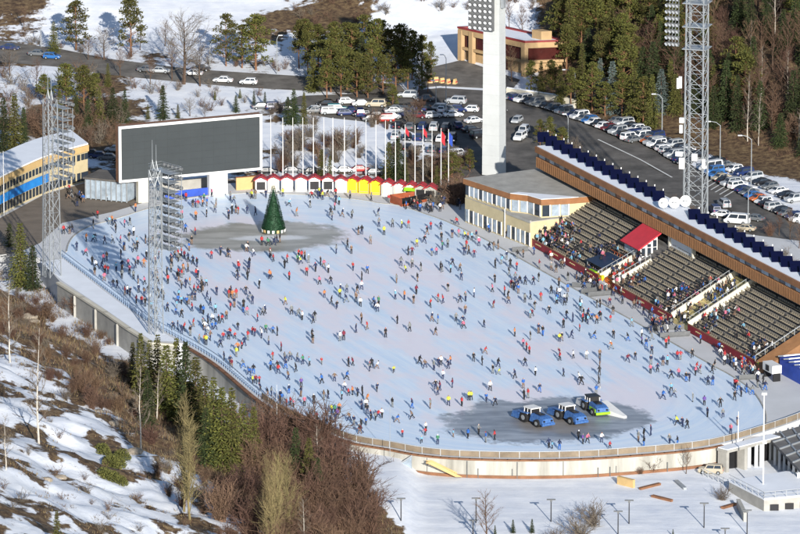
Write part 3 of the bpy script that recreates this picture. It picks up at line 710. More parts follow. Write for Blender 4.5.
# windows on the upper storey
for i in range(len(up)-1):
    a_, c_ = up[i], up[i+1]; d = (c_-a_); l = d.length; d /= l; nn = Vector((d.y, -d.x, 0)); n = max(2, int(l/1.35))
    for k in range(n):
        p = a_+d*(l*(k+.5)/n)
        b = MB(); b.box(p+nn*.06+UP*(zt-1.05 if i else zt-.95), (l/n*.74, .12, 1.9 if i else 1.6), (d, nn, UP)); wn = b.build('window', 'glass_pale' if (k*7+i) % 3 else 'glass', uw)
        b = MB(); b.box(p+d*(l/n*.45)+nn*.12+UP*(zt-1.02), (.22, .14, 2.0 if i else 1.8), (d, nn, UP)); b.build('window_frame', 'white', wn)
for k in range(14):
    s = .8+k*(BL-1.4)/13
    if k in (8,): continue
    b = MB(); b.box(Bp(s, -.05, 1.35), (1.0, .14, 2.1), BAX); wn = b.build('window', 'glass' if k % 3 == 1 else 'glass_pale', tb)
    b = MB(); b.box(Bp(s+.6, -.1, 1.35), (.16, .14, 2.3), BAX); b.build('window_frame', 'white', wn)
b = MB(); b.tube(Bp(BL-8, -.15, 0), Bp(BL-8, -.15, zl+.8), .1); b.build('downpipe', 'white', tb)
b = MB(); b.tube(Bp(BL-2, 15, zt+1), Bp(BL-2, 15, zt+1.9), .35, .3, 8); b.build('roof_vent', 'steel', tb)
# ------------------------------------------------------------------ video board
A0, A1 = at(119, 205), at(262, 191.5)
VE = (A1-A0); VL = 24.3; VE.normalize(); VN = Vector((VE.y, -VE.x, 0)); VAX = (VE, VN, UP)
vb = empty('video_board', A0, 'huge dark video board with white frame and brown top, on two pillars', 'video board')
z0v, z1v = 3.95, 13.9
def Vp(s, q, z): return A0+VE*s+VN*q+UP*z
VL = (A1-A0).length
b = MB(); b.box(Vp(VL/2, -.75, (z0v+z1v)/2), (VL-.1, 1.5, z1v-z0v), VAX); b.build('cabinet', 'rust', vb)
b = MB(); b.box(Vp(VL/2, .02, (z0v+z1v)/2), (VL-.6, .12, z1v-z0v-.6), VAX)
sc_ = b.build('screen', 'screen', vb)
b = MB()
for i in range(1, 12): b.box(Vp(.5+(VL-1)*i/12, .082, (z0v+z1v)/2), (.012, .01, z1v-z0v-1.1), VAX)
for i in range(1, 7): b.box(Vp(VL/2, .085, z0v+.5+(z1v-z0v-1)*i/7), (VL-1.1, .01, .012), VAX)
b.build('module_joints', 'black', sc_)
b = MB()
for z in (z0v+.22, z1v-.22): b.box(Vp(VL/2, .08, z), (VL, .35, .44), VAX)
for s in (.22, VL-.22): b.box(Vp(s, .083, (z0v+z1v)/2), (.44, .35, z1v-z0v-.88), VAX)
b.build('frame', 'white', vb)
for s, wd, mt in ((4.6, 1.9, 'cream'), (18.6, 3.4, 'white')):
    b = MB(); b.box(Vp(s, -.7, 2.0), (wd, 1.1, 4.0), VAX); b.build('pillar', mt, vb)
# low walls and blue hoarding under the board
bf = empty('blue_hoarding', at(192, 197), 'bright blue hoarding under the video board', 'hoarding')
a_, c_ = at(165, 200), at(219, 194); d = (c_-a_).normalized(); nn = Vector((-d.y, d.x, 0))
b = MB(); b.box((a_+c_)/2+UP*.75, ((c_-a_).length, .1, 1.3), (d, nn, UP)); b.build('panel', 'blue_fence', bf)
for i in range(6):
    b = MB(); p = a_+(c_-a_)*(i/5); b.box(p+UP*.75+nn*.12, (.1, .1, 1.5)); b.build('post', 'steel', bf)
def lowwall(pa, pb, h, mt, label, cat='wall', name='low_wall', dp=.4):
    a_, c_ = at(*pa), at(*pb); d = (c_-a_).normalized(); nn = Vector((-d.y, d.x, 0)); b = MB()
    b.box((a_+c_)/2+UP*h/2, ((c_-a_).length, dp, h), (d, nn, UP)); r_ = empty(name, (a_+c_)/2, label, cat)
    b.build('wall_face', mt, r_); b = MB(); b.box((a_+c_)/2+UP*(h+.06), ((c_-a_).length+.1, dp+.15, .12), (d, nn, UP)); b.build('coping', 'brown_metal' if mt == 'ochre' else 'concrete', r_)
lowwall((122, 198), (146, 196), 2.0, 'ochre', 'low ochre wall left of the video board pillar')
lowwall((236, 190), (262, 188), 2.2, 'ochre', 'low ochre wall between white pillar and kiosks')
lowwall((160, 192), (214, 186), 1.6, 'concrete', 'low grey wall behind the blue hoarding')
# glass pavilion left of the board
gp = empty('glass_pavilion', at(104, 200), 'grey blue glazed pavilion with dark flat roof beside the plaza', 'pavilion')
a_, c_ = at(86, 199), at(127, 203); d = (c_-a_).normalized(); nn = Vector((-d.y, d.x, 0)); l = (c_-a_).length
b = MB(); b.box((a_+c_)/2+nn*3+UP*1.9, (l, 6, 3.4), (d, nn, UP)); b.build('glass_wall', 'glass_pale', gp)
b = MB(); b.box((a_+c_)/2+nn*3+UP*3.8, (l+.8, 6.8, .3), (d, nn, UP)); b.build('roof', 'asphalt', gp)
for i in range(9):
    b = MB(); b.box(a_+(c_-a_)*(i/8)-nn*.06+UP*1.9, (.2, .2, 3.7), (d, nn, UP)); b.build('post', 'steel', gp)
# ------------------------------------------------------------------ curved building on the left
cb_px = [(-30, 231), (-12, 222), (4, 213), (22, 204), (42, 195), (62, 188), (88, 181)]
cpts = smooth_path([at(*p)[:2] for p in cb_px], 3)
cb = empty('curved_building', (*cpts[0], 0), 'curved yellow building with snowy flat roof and blue banner along its face', 'building')
back = [(p[0]-3.5, p[1]+11) for p in cpts]
HC = 6.6
b = MB(); b.prism(cpts+back[::-1], 0, HC-1.1); cw = b.build('wall', 'tan_wall', cb)
b = MB(); b.prism([(p[0]+.25, p[1]-.5) for p in cpts]+back[::-1], HC-1.1, HC); b.build('fascia', 'ochre', cb)
b = MB(); b.prism([(p[0]+.1, p[1]-.1) for p in cpts]+back[::-1], HC, HC+.25); b.build('roof_snow', 'snow', cb)
blen = len(cpts)
b = MB(); b.strip([(p[0]+.12, p[1]-.35) for p in cpts[:-5]], 2.05, 3.55, .12); b.build('banner', 'blue_banner', cb)
for i in range(blen-1):
    a_ = Vector((*cpts[i], 0)); c_ = Vector((*cpts[i+1], 0)); d = (c_-a_).normalized(); nn = Vector((d.y, -d.x, 0)); l = (c_-a_).length
    for k in range(2):
        p = a_+d*l*(k+.5)/2+nn*.05
        b = MB(); b.box(p+UP*4.6, (.75, .12, 1.1), (d, nn, UP)); b.build('window', 'glass', cw)
        b = MB(); b.box(p+UP*1.1, (.8, .12, 1.5), (d, nn, UP)); b.build('window', 'glass', cw)
# ------------------------------------------------------------------ restaurant up the road
rc, ra, rb_ = at_t(525, 77), at_t(458, 60), at_t(567, 66)
zr = rc.z; e1_ = Vector((ra.x-rc.x, ra.y-rc.y, 0)); e2_ = Vector((rb_.x-rc.x, rb_.y-rc.y, 0)); l1, l2 = e1_.length, e2_.length; e1_.normalize(); e2_.normalize()
rs_ = empty('restaurant', rc, 'brown stone restaurant with dark red glazing and flat red edged roof', 'restaurant')
def Rp(u, v, z): return Vector((rc.x, rc.y, zr+z))+e1_*u+e2_*v
def rprism(b, u0, u1, v0, v1, z0, z1): return b.prism([Rp(u0, v0, 0)[:2], Rp(u1, v0, 0)[:2], Rp(u1, v1, 0)[:2], Rp(u0, v1, 0)[:2]], zr+z0, zr+z1)
b = MB(); rprism(b, 1.2, l1-.2, 1.2, l2, -1, 3.0); b.build('lower_wall', 'warm_stone', rs_)
b = MB(); rprism(b, .6, l1-.6, .6, l2-.4, 3.1, 5.5); b.build('glazing', 'glass_red', rs_)
b = MB(); rprism(b, 0, l1, 0, l2, 2.6, 3.1); b.build('floor_band', 'warm_stone', rs_)
b = MB(); rprism(b, 0, l1, 0, l2, 5.45, 6.5); b.build('parapet', 'warm_stone', rs_)
b = MB(); rprism(b, .4, l1-.4, .4, l2-.4, 6.5, 6.6); b.build('roof_snow', 'snow', rs_)
b = MB()
for (u0, u1, v0, v1) in ((-.1, l1+.1, l2-.8, l2+.1), (l1-.8, l1+.1, -.1, l2-.8), (-.1, .25, -.1, l2-.8), (.25, l1-.8, -.1, .25)): rprism(b, u0, u1, v0, v1, 6.5, 6.85)
b.build('roof_edge', 'dull_red', rs_)
for u in (.4, l1-3.6, l1-.6):
    b = MB(); rprism(b, u-.5, u+.5, -.15, .5, -1, 6.3); b.build('pier', 'warm_stone', rs_)
b = MB(); rprism(b, 2, 4.5, l2-3.5, l2-1.5, 6.6, 8.2); b.build('roof_block', 'warm_stone', rs_)
b = MB(); rprism(b, l1*.35, l1*.6, 1.1, 1.4, 0, 2.4); b.build('door', 'glass_red', rs_)
# ------------------------------------------------------------------ kiosks
kx = [261, 273.5, 287, 301, 314.5, 328, 341, 352, 364, 375.5, 387, 399, 410, 420.5, 430]
kb = [192, 191.5, 191.5, 191.5, 191.5, 191.5, 192.5, 192.5, 193.3, 194.6, 196.3, 197.5, 198.7, 199.8, 200.8]
kc = ['open', 'w', 'w', 'w', 'open', 'open', 'w', 'y', 'y', 'y', 'w', 'w', 'green', 'grey', 'grey']
KD = {'open': 'open fronted white kiosk with red roof', 'w': 'shuttered white kiosk with red roof', 'y': 'bright yellow kiosk with red roof', 'green': 'white kiosk with red roof and green awning', 'grey': 'grey fronted kiosk with red roof'}
cnt = {}
for i, (x, y, c) in enumerate(zip(kx, kb, kc)):
    p = at(x, y); wd = 2.0; dp = 2.0; h = 2.0
    tot = kc.count(c); cnt[c] = cnt.get(c, 0)+1
    lab = KD[c]+(', %s of %s from the white pillar' % (nth(cnt[c]), NUM[tot]) if tot > 1 else ' behind the wooden deck')
    t = empty('kiosk', p, lab, 'kiosk', 'kiosks in a row behind the ice', rz=-R(9) if x > 345 else R(2))
    fm = {'y': 'yellow', 'grey': 'concrete', 'green': 'cream'}.get(c, 'white')
    b = MB(); b.add([(-wd/2, 0, 0), (wd/2, 0, 0), (wd/2, 0, h), (0, 0, h+.5), (-wd/2, 0, h), (-wd/2, dp, 0), (wd/2, dp, 0), (wd/2, dp, h), (0, dp, h+.5), (-wd/2, dp, h)],
          [(0, 1, 2, 3, 4), (9, 8, 7, 6, 5), (0, 5, 6, 1), (1, 6, 7, 2), (4, 9, 5, 0)])
    b.build('wall', fm, t, (0, 0, 0))
    b = MB()
    for sg in (-1, 1):
        pts = [(0, -.2, h+.72), (0, dp+.2, h+.72), (sg*(wd/2+.22), dp+.2, h-.02), (sg*(wd/2+.22), -.2, h-.02)]
        b.slab(pts if sg > 0 else pts[::-1], -.14 if False else .14)
    b.build('roof', 'kiosk_red', t, (0, 0, 0))
    b = MB(); b.box((0, -.04, 1.05), (1.5, .08, 1.5))
    if c in ('open', 'green', 'grey'): b.build('serving_hatch', 'black', t, (0, 0, 0)); 
    else: b.build('shutter', {'y': 'yellow'}.get(c, 'cream'), t, (0, 0, 0))
    b = MB(); b.box((0, -.12, .35), (1.8, .2, .12)); b.build('counter', 'white' if c != 'y' else 'ochre', t, (0, 0, 0))
    if c in ('y', 'w'):
        b = MB()
        for xx in (-.8, .8):
            b = MB(); b.box((xx, -.05, 1.0), (.1, .1, 1.9)); b.build('corner_trim', 'ochre' if c == 'y' else 'tan_wall', t, (0, 0, 0))
    if c == 'green':
        b = MB(); b.slab([(-1, -.9, 1.6), (1, -.9, 1.6), (1, 0, 2.0), (-1, 0, 2.0)], .06); b.build('awning', 'lime', t, (0, 0, 0))
dk = empty('wooden_deck', at(405, 205), 'red brown wooden deck with dark parapet in front of the last kiosks', 'deck')
a_, c_ = at(391, 203), at(424, 200); 
p4 = [at(390, 202.5), at(402, 207), at(427, 201.5), at(415, 199)]
b = MB(); b.prism([tuple(p[:2]) for p in p4], 0, .5); b.build('platform', 'wood_red', dk)
b = MB(); b.strip([p4[1], p4[2]], .5, 1.5, .15); b.build('parapet', 'black', dk)
b = MB(); b.strip([p4[0], p4[1]], .5, 1.4, .12); b.strip([p4[3], p4[0]], .5, 1.4, .12); b.build('railing', 'wood_red', dk)
# ------------------------------------------------------------------ flagpoles
fx = [271, 283, 293, 303, 313.5, 324, 333, 344.5, 356, 366, 376, 385.5, 395.5, 405, 415, 423, 432, 441, 448.5]
ft = [116, 118, 118, 118, 118, 118, 118, 118, 120, 120, 121, 121, 123, 125, 126, 126, 127, 129, 130]
fl_ = {13: 'plain red', 15: 'red', 17: 'red and blue', 18: 'blue'}
for i, (x, t) in enumerate(zip(fx, ft)):
    yb = 189+max(0, (x-340)*.085); p = at(x, yb); h = (yb-t)/5.55
    r_ = empty('flagpole', p, 'tall slim white flagpole, %s from the video board end%s' % (nth(i+1), (', with %s flag' % fl_[i]) if i in fl_ else ''), 'flagpole', 'flagpoles behind the kiosks')
    b = MB(); b.tube((0, 0, 0), (0, 0, h), .10, .05, 6); b.build('pole', 'white', r_, (0, 0, 0))
    b = MB(); b.tube((0, 0, 0), (0, 0, .5), .2, .16, 6); b.build('base', 'steel', r_, (0, 0, 0))
    if i in fl_:
        b = MB(); vs = []; 
        for k in range(6):
            for j in range(2): vs.append((.06+.13*k-.03*j, .16*math.sin(k*1.4+j), h-.5-j*(1.9 if i > 15 else 1.0)-.16*k))
        b.add(vs, [(2*k, 2*k+1, 2*k+3, 2*k+2) for k in range(5)]); fo = b.build('flag', 'red_roof' if i != 18 else 'blue_fence', r_, (0, 0, 0))
        md = fo.modifiers.new('t', 'SOLIDIFY'); md.thickness = .02
# ------------------------------------------------------------------ Christmas tree
tp = at(273.5, 233); ct = empty('christmas_tree', tp, 'tall cone shaped green artificial Christmas tree on the bare patch of ice', 'Christmas tree')
HT, RT = 8.35, 2.05
b = MB(); n = 28
b.add([(RT*.93*math.cos(2*math.pi*i/n), RT*.93*math.sin(2*math.pi*i/n), .25) for i in range(n)]+[(0, 0, HT-.4)], [(i, (i+1) % n, n) for i in range(n)]+[tuple(range(n))[::-1]])
rng = random.Random(3)
for k in range(5200):
    z = HT*(1-math.sqrt(rng.random()))*.985; a = rng.random()*6.2832; r = RT*(1-z/HT)*.97+.08
    p = Vector((r*math.cos(a), r*math.sin(a), z+.3)); o_ = Vector((math.cos(a), math.sin(a), -.25+rng.random()*.9)).normalized(); t_ = Vector((-math.sin(a), math.cos(a), rng.uniform(-.4, .4)))
    l = .14+.12*rng.random(); b.add([p-t_*.07-o_*.06, p+t_*.07-o_*.06, p+o_*l], [(0, 1, 2)])
b.build('crown', 'fir_tinsel', ct, (0, 0, 0))
b = MB(); b.tube((0, 0, 0), (0, 0, .3), RT*.85, RT*.85, 24); b.build('base', 'steel_dark', ct, (0, 0, 0))
for i in range(16):
    a = 2*math.pi*i/16; d = Vector((math.cos(a), math.sin(a), 0)); tt = Vector((-d.y, d.x, 0))
    b = MB(); b.box(d*(RT+.02)+UP*.6, (.42, .08, .5), (tt, d, UP)); b.build('ornament_panel', 'ochre' if i % 3 == 1 else 'white', ct, (0, 0, 0))
# ------------------------------------------------------------------ lattice light masts
def lamp_mesh():
    b = MB(); b.tube((0, 0, 0), (0, .42, 0), .30, .34, 8, 0); b.tube((0, -.18, 0), (0, 0, 0), .16, .30, 8, 0)
    b.add([(.31*math.cos(i*.7854), .425, .31*math.sin(i*.7854)) for i in range(8)], [tuple(range(8))], 1)
    return b.mesh('floodlight', ['steel_dark', 'lamp_glass'])
LAMP = lamp_mesh()
def place_lamp(parent, loc, direction):
    o = bpy.data.objects.new('floodlight', LAMP); COL.objects.link(o); o.parent = parent
    o.location = Vector(loc)-parent_org(parent); o.rotation_euler = Vector(direction).to_track_quat('Y', 'Z').to_euler(); return o
def lattice(b, base, h, w0, w1, ax, ay, nseg, leg=.095, br=.036, z0=0):
    def cor(i, z):
        t = z/h; w = (w0+(w1-w0)*t)/2; sx, sy = ((-1, -1), (1, -1), (1, 1), (-1, 1))[i % 4]
        return Vector(base)+ax*(sx*w)+ay*(sy*w)+UP*z
    for i in range(4): b.tube(cor(i, z0), cor(i, h), leg, leg*.8, 4)
    for k in range(nseg):
        za, zb = z0+(h-z0)*k/nseg, z0+(h-z0)*(k+1)/nseg
        for i in range(4):
            b.tube(cor(i, zb), cor(i+1, zb), br, n=3, cap=False)
            b.tube(cor(i, za), cor(i+1, zb), br, n=3, cap=False); b.tube(cor(i+1, za), cor(i, zb), br, n=3, cap=False)
def cage_mast(base, h, zp0, zp1, levels, pw, pd, label, axs, cols, wl=2.3):
    ax, ay = axs        # ax along the lamp rows, ay the way the lamps look
    t = empty('light_mast', base, label, 'light mast')
    b = MB(); lattice(b, base, h, wl, wl*.75, ax, ay, int(h/2.6)); b.build('lattice', 'steel', t)
    b = MB()
    for s in (-1, 1): b.tube(Vector(base)-ay*(wl*.62)+ax*(.25*s), Vector(base)-ay*(wl*.55)+ax*(.25*s)+UP*(h-1), .05, n=4)
    for k in range(int(h/.9)): b.tube(Vector(base)-ay*(wl*.6)-ax*.25+UP*(.9*k), Vector(base)-ay*(wl*.6)+ax*.25+UP*(.9*k), .03, n=3)
    b.build('ladder', 'steel', t)
    # lamp frame
    b = MB()
    for s in (-1, -.33, .33, 1):
        for q in (wl*.45, wl*.45+pd): b.tube(Vector(base)+ax*(pw/2*s)+ay*q+UP*zp0, Vector(base)+ax*(pw/2*s)+ay*q+UP*zp1, .06, n=4)
    b.build('lamp_frame', 'steel', t)
    for k in range(levels):
        z = zp0+(zp1-zp0)*k/(levels-1)
        b = MB(); c = Vector(base)+ay*(wl*.45+pd/2)+UP*z
        b.box(c, (pw, pd*.8, .04), (ax, ay, UP))
        for zz in (.55, 1.0):
            for q in (-pd/2, pd/2): b.box(c+ay*q+UP*zz, (pw, .035, .035), (ax, ay, UP))
            for s in (-pw/2, pw/2): b.box(c+ax*s+UP*zz, (.035, pd, .035), (ax, ay, UP))
        b.build('platform', 'steel', t)
        if k < levels-0:
            for i in range(cols):
                s = -pw/2+pw*(i+.5)/cols
                place_lamp(t, c+ax*s+ay*(pd/2+.1)+UP*.55, ay*.93-UP*.36)
    for s, l in ((-.6, 4.8), (.4, 4.2)):
        b = MB(); b.tube(Vector(base)+ax*s+UP*(h-.5), Vector(base)+ax*s+UP*(h+l), .06, .03, 4)
        b.tube(Vector(base)+ax*(s-.5)+UP*h, Vector(base)+ax*s+UP*(h+1.6), .04, n=3); b.tube(Vector(base)+ax*(s+.5)+UP*h, Vector(base)+ax*s+UP*(h+1.6), .04, n=3)
        b.build('antenna', 'steel', t)
    return t
def axes_toward(p, q):
    d = Vector((q[0]-p[0], q[1]-p[1], 0)).normalized(); return Vector((d.y, -d.x, 0)), d
m1 = at(52, 276, 0); m2 = at(156, 334, 0)
cage_mast(m1, 30, 16.5, 28.5, 7, 4.4, 2.0, 'tall grey lattice light mast between the curved building and the snowy berm', axes_toward(m1, at(300, 235)), 5, 2.2)
cage_mast(m2, 27, 14.0, 26.5, 9, 5.2, 2.6, 'grey lattice light mast standing in front of the video board among spruce tops', axes_toward(m2, at(330, 300)), 5, 1.7)
# square concrete tower with lamp board
tw = at(494, 174, 0); fa = R(25); FN = Vector((-math.sin(fa), -math.cos(fa), 0)); FX = Vector((math.cos(fa), -math.sin(fa), 0))
tt = empty('floodlight_tower', tw, 'tall white square concrete tower carrying a board of floodlights', 'floodlight tower')
TH = 40
def tq(x, y, z): return Vector(tw)+FX*x-FN*y+UP*z
b = MB(); nseg = 22
for k in range(nseg):
    z0 = TH*k/nseg; t = 1-.12*k/nseg
    b.box(tq(0, 0, z0+TH/nseg/2), (3.3*t, 2.9*t, TH/nseg-.05), (FX, FN, UP)); b.box(tq(0, 0, z0+TH/nseg/2), (3.2*t, 2.8*t, TH/nseg+.02), (FX, FN, UP))
b.build('shaft', 'tower_concrete', tt)
b = MB(); b.box(tq(-1.5, -2.3, 34), (4.9, .25, 15.6), (FX, FN, UP)); bd = b.build('lamp_board', 'steel_dark', tt)
b = MB()
for z in (27, 33, 39): b.box(tq(-1.2, -1.8, z), (.5, 1.2, .4), (FX, FN, UP))
b.build('bracket', 'steel', tt)
for k in range(15):
    for i in range(5): place_lamp(tt, tq(-3.45+i*.97, -2.5, 26.8+k*1.02), FN*.93-UP*.35)
b = MB(); b.box(tq(1.95, -.6, 31), (.6, .9, 1.6), (FX, FN, UP)); b.build('service_box', 'steel', tt)
# lattice mast behind the grandstand
m3 = at(695, 246, 0); ax3, ay3 = axes_toward(m3, at(430, 300)); 
t3 = empty('light_mast', m3, 'tall grey lattice light mast rising behind the grandstand roof and dishes', 'light mast')
ax3r = Vector((.95, -.31, 0)); ay3r = Vector((.31, .95, 0))
b = MB(); lattice(b, m3, 50, 3.3, 2.9, ax3r, ay3r, 20, .15, .06); b.build('lattice', 'steel', t3)
b = MB()
for s in (-1, 1): b.tube(Vector(m3)-ax3r*1.0+ay3r*(-1+.22*s), Vector(m3)-ax3r*1.0+ay3r*(-1+.22*s)+UP*49, .05, n=4)
for k in range(50): b.box(Vector(m3)-ax3r*1.0-ay3r*1+UP*(k+.5), (.08, .5, .06), (ax3r, ay3r, UP))
b.build('ladder', 'steel', t3)
for z in (34.2, 38, 42, 46):
    b = MB(); b.box(Vector(m3)+UP*z, (4.2, 3.8, .12), (ax3r, ay3r, UP)); b.build('platform', 'steel', t3)
b = MB(); 
for i in range(4): b.tube(Vector(m3)-ax3r*(2.0+i*.55)+ay3*1.6+UP*34.5, Vector(m3)-ax3r*(2.0+i*.55)+ay3*1.6+UP*48, .05, n=4)
b.build('lamp_frame', 'steel', t3)
for k in range(12):
    for i in range(4): place_lamp(t3, Vector(m3)-ax3r*(1.9+i*.62)+ay3*1.8+UP*(35.0+k*1.1), ay3*.93-UP*.35)
for (dx, z, sz) in ((-2.3, 28.5, (.5, .3, 2.0)), (-2.7, 28.3, (.4, .3, 1.8)), (-2.0, 22.0, (.7, .5, .9)), (-2.1, 20.5, (.5, .4, 1.4)), (1.9, 14.8, (.5, .4, 1.6)), (-2.4, 16.2, (1.2, .4, .8)), (-1.9, 14.6, (.9, .5, 1.9)), (.3, 15.8, (.9, .6, 1.2))):
    b = MB(); b.box(Vector(m3)+ax3r*dx-ay3r*1.9+UP*z, sz, (ax3r, ay3r, UP)); b.build('antenna_box', 'white', t3)
# ------------------------------------------------------------------ thin poles near the ice, street lamps
def pole_at(px, py, top, label, r=.08, z=0, lean=(0, 0), head=None, name='pole', m='steel', grp=None):
    p = at(px, py, z); h = (py-top)/5.85; t = empty(name, p, label, 'pole', grp)
    b = MB(); b.tube((0, 0, 0), (lean[0], lean[1], h), r, r*.6, 6); b.build('shaft', m, t, (0, 0, 0))
    b = MB(); b.tube((0, 0, 0), (0, 0, .3), r*2.2, r*1.6, 6); b.build('base', 'concrete', t, (0, 0, 0))
    if head == 'lamp':
        b = MB(); b.box((lean[0], lean[1], h+.1), (.8, .8, .35)); b.build('lamp_head', 'white', t, (0, 0, 0))
    return t
pole_at(763, 494, 404, 'tall white lamp pole rising from the low snow roofed block', .13, -3.4, head='lamp', m='white')
pole_at(390, 479, 398, 'thin pale pole standing before the wing wall', .045, -3.6, m='steel')
pole_at(277, 448, 390, 'thin white pole among brown bushes at the curve', .045, -2.2, m='white')
pole_at(525, 474, 452, 'short dark post set against the cream wall', .09, -4.6, m='steel_dark')
pole_at(738, 452, 415, 'slim grey pole at the dark opening of the wall', .08, -1.5, m='white')
pole_at(4, 215, 149, 'white pole at the end of the curved building', .09, 0, m='white')
pole_at(600, 388, 357, 'thin dark post on the ice beside the machines', .05, 0, m='steel_dark')
def street_lamp(px, py, top, label, arm, grp, two=False):
    p = at_t(px, py); h = (py-top)/5.4; t = empty('street_lamp', p, label, 'street lamp', grp)
    b = MB(); b.tube((0, 0, 0), (0, 0, h), .11, .07, 6); b.build('pole', 'steel', t, (0, 0, 0))
    b = MB(); pts = [(0, 0, h-.05), (arm*.4, 0, h+.55), (arm, 0, h+.75)]
    for a_, c_ in zip(pts[:-1], pts[1:]): b.tube(a_, c_, .06, .05, 5)
    b.build('arm', 'steel', t, (0, 0, 0))
    b = MB(); b.box((arm*1.12, 0, h+.72), (.75, .3, .16)); b.build('lamp_head', 'lamp_glass', t, (0, 0, 0))
for px, py, top, lab, arm in ((575, 104, 73, 'street lamp at the upper end of the roadside cars, before pale pines', -1.8), (568, 143, 118, 'street lamp pole behind the far end of the stand roof', -.6), (662, 137, 98, 'street lamp left of the lattice mast, at the forest edge', -1.4), (720, 165, 126, 'street lamp just right of the lattice mast', -1.9),
        (751, 190, 141, 'street lamp in front of the darkest trees', -1.8), (748, 226, 193, 'street lamp among the vans behind the stand roof', 1.0), (446, 112, 58, 'lamp post in the car park beside the forecourt', -.7), (436, 112, 84, 'shorter lamp post in the car park', -.5), (416, 84, 55, 'lamp post beside the far pine clump', .6),
        (41, 47, 28, 'lamp post on the upper road nearest the frame edge', .6), (86, 48, 27, 'lamp post on the upper road under a tall pine', .6), (210, 67, 45, 'lamp post on the upper road above the white cars', .6), (277, 74, 38, 'tallest lamp post on the upper road', .6)):
    street_lamp(px, py, top, lab, arm, 'street lamps')
for i, (px, yb, tp_) in enumerate(((401, 521, 501), (476, 523, 501), (473, 535, 522), (551, 522, 502), (629, 524, 503), (618, 535, 514), (704, 528, 506), (747, 535, 513), (725, 541, 530))):
    p = at_t(px, yb); h = (yb-tp_)/5.9
    t = empty('garden_lamp', p, 'short dark T topped lamp post on the snow, %s from the wing wall' % nth(i+1), 'lamp post', 'lamp posts on the lower snow')
    b = MB(); b.tube((0, 0, 0), (0, 0, h), .09, .07, 5); b.build('pole', 'black', t, (0, 0, 0))
    b = MB(); b.box((0, 0, h), (1.3, .3, .14)); b.box((0, 0, h-.2), (.3, .2, .3)); b.build('lamp_head', 'steel_dark', t, (0, 0, 0))
# ------------------------------------------------------------------ ice machines
def tractor(label, pa, pb, variant=0):
    a_, c_ = at(*pa), at(*pb); d = (c_-a_).normalized(); rz = math.atan2(d.y, d.x)
    t = empty('ice_machine', (a_+c_)/2, label, 'ice machine', 'ice machines parked on the bare patch', rz=rz, scale=.9)
    t.scale = (.95, .92, .80)
    body = ['tractor_blue', 'tractor_blue', 'tractor_blue'][variant]
    Z = (0, 0, 0)
    b = MB(); prof = [(3.6, .7), (3.9, 1.0), (3.8, 1.75), (2.9, 2.05), (.4, 2.15), (.2, .7)]
    def ext(b, prof, w, top=.85, mi=0):
        n = len(prof); cz = max(z for _, z in prof)
        vs = [(x, -w/2*(top if z > cz-.5 else 1), z) for x, z in prof]+[(x, w/2*(top if z > cz-.5 else 1), z) for x, z in prof]
        b.add(vs, [tuple(range(n)), tuple(range(n, 2*n))[::-1]]+[(i, n+i, n+(i+1) % n, (i+1) % n) for i in range(n)], mi)
    ext(b, prof, 2.3); b.build('bonnet', body, t, Z)
    b = MB(); b.box((3.95, 0, .75), (.35, 2.5, .45)); b.build('bumper', 'lime' if variant == 2 else body, t, Z)
    for sy in (-.75, .75):
        b = MB(); b.tube((3.83, sy, 1.35), (3.95, sy, 1.35), .2, .2, 8); b.build('headlight', 'black', t, Z)
    b = MB(); b.box((1.6, 0, 2.2), (1.6, 1.0, .16)); b.build('air_intake', 'black', t, Z)
    b = MB(); ext(b, [(-1.7, 1.0), (.35, 1.0), (.25, 2.9), (-1.5, 2.9)], 1.9, .92); b.build('cab_glass', 'black', t, Z)
    b = MB(); 
    for sy in (-.9, .9):
        b.tube((.38, sy*1.05, 1.0), (.27, sy*.97, 2.95), .09, n=4); b.tube((-1.72, sy*1.05, 1.0), (-1.52, sy*.97, 2.95), .09, n=4); b.tube((-.7, sy*1.05, 1.0), (-.65, sy*.97, 2.95), .07, n=4)
    b.build('cab_frame', 'white', t, Z)
    b = MB(); b.box((-.62, 0, 2.98), (2.2, 2.0, .2)); b.build('cab_roof', 'white' if variant < 2 else 'black', t, Z)
    b = MB(); b.box((-.2, 0, .72), (5.4, 1.3, .4)); b.build('chassis', 'steel_dark', t, Z)
    for x, r in ((2.5, .75), (-1.3, .98)):
        for sy in (-1, 1):
            b = MB(); b.tube((x, sy*.95, r), (x, sy*1.42, r), r, r, 14); wh = b.build('wheel', 'tyre', t, Z)
            b = MB(); b.tube((x, sy*1.42, r), (x, sy*1.46, r), r*.5, r*.5, 10); b.build('rim', 'steel', wh, Z)
    for sy in (-1, 1):
        b = MB(); b.slab([(-2.4, sy*1.2-.3, 2.0), (-.2, sy*1.2-.3, 2.15), (-.2, sy*1.2+.3, 2.15), (-2.4, sy*1.2+.3, 2.0)], .15); b.build('mudguard', body, t, Z)
    b = MB(); ext(b, [(-4.9, .35), (-3.0, .35), (-2.5, .9), (-2.7, 1.7), (-4.6, 1.5)], 2.7, .9); b.build('resurfacer_box', body if variant < 2 else 'white', t, Z)
    b = MB(); b.tube((-2.8, .5, 1.2), (-1.6, .5, 1.1), .1); b.tube((-2.8, -.5, 1.2), (-1.6, -.5, 1.1), .1); b.build('hitch_arm', 'black', t, Z)
    if variant == 2:
        for sy in (-1.17, 1.17):
            b = MB(); b.box((2.2, sy, 1.15), (2.6, .08, .7)); b.build('side_panel', 'lime', t, Z)
    return t
tractor('blue ice machine with white cab frame, leftmost of the three', (519, 417), (550, 429), 0)
tractor('blue ice machine with white cab frame, between the other two', (554, 414), (584, 427), 1)
tractor('dark cabbed ice machine with lime green sides, beside the white sledge', (584, 405), (604, 418), 2)
sl = empty('ice_sledge', at(614, 413), 'white and blue wedge shaped sledge attachment beside the lime green machine', 'sledge')
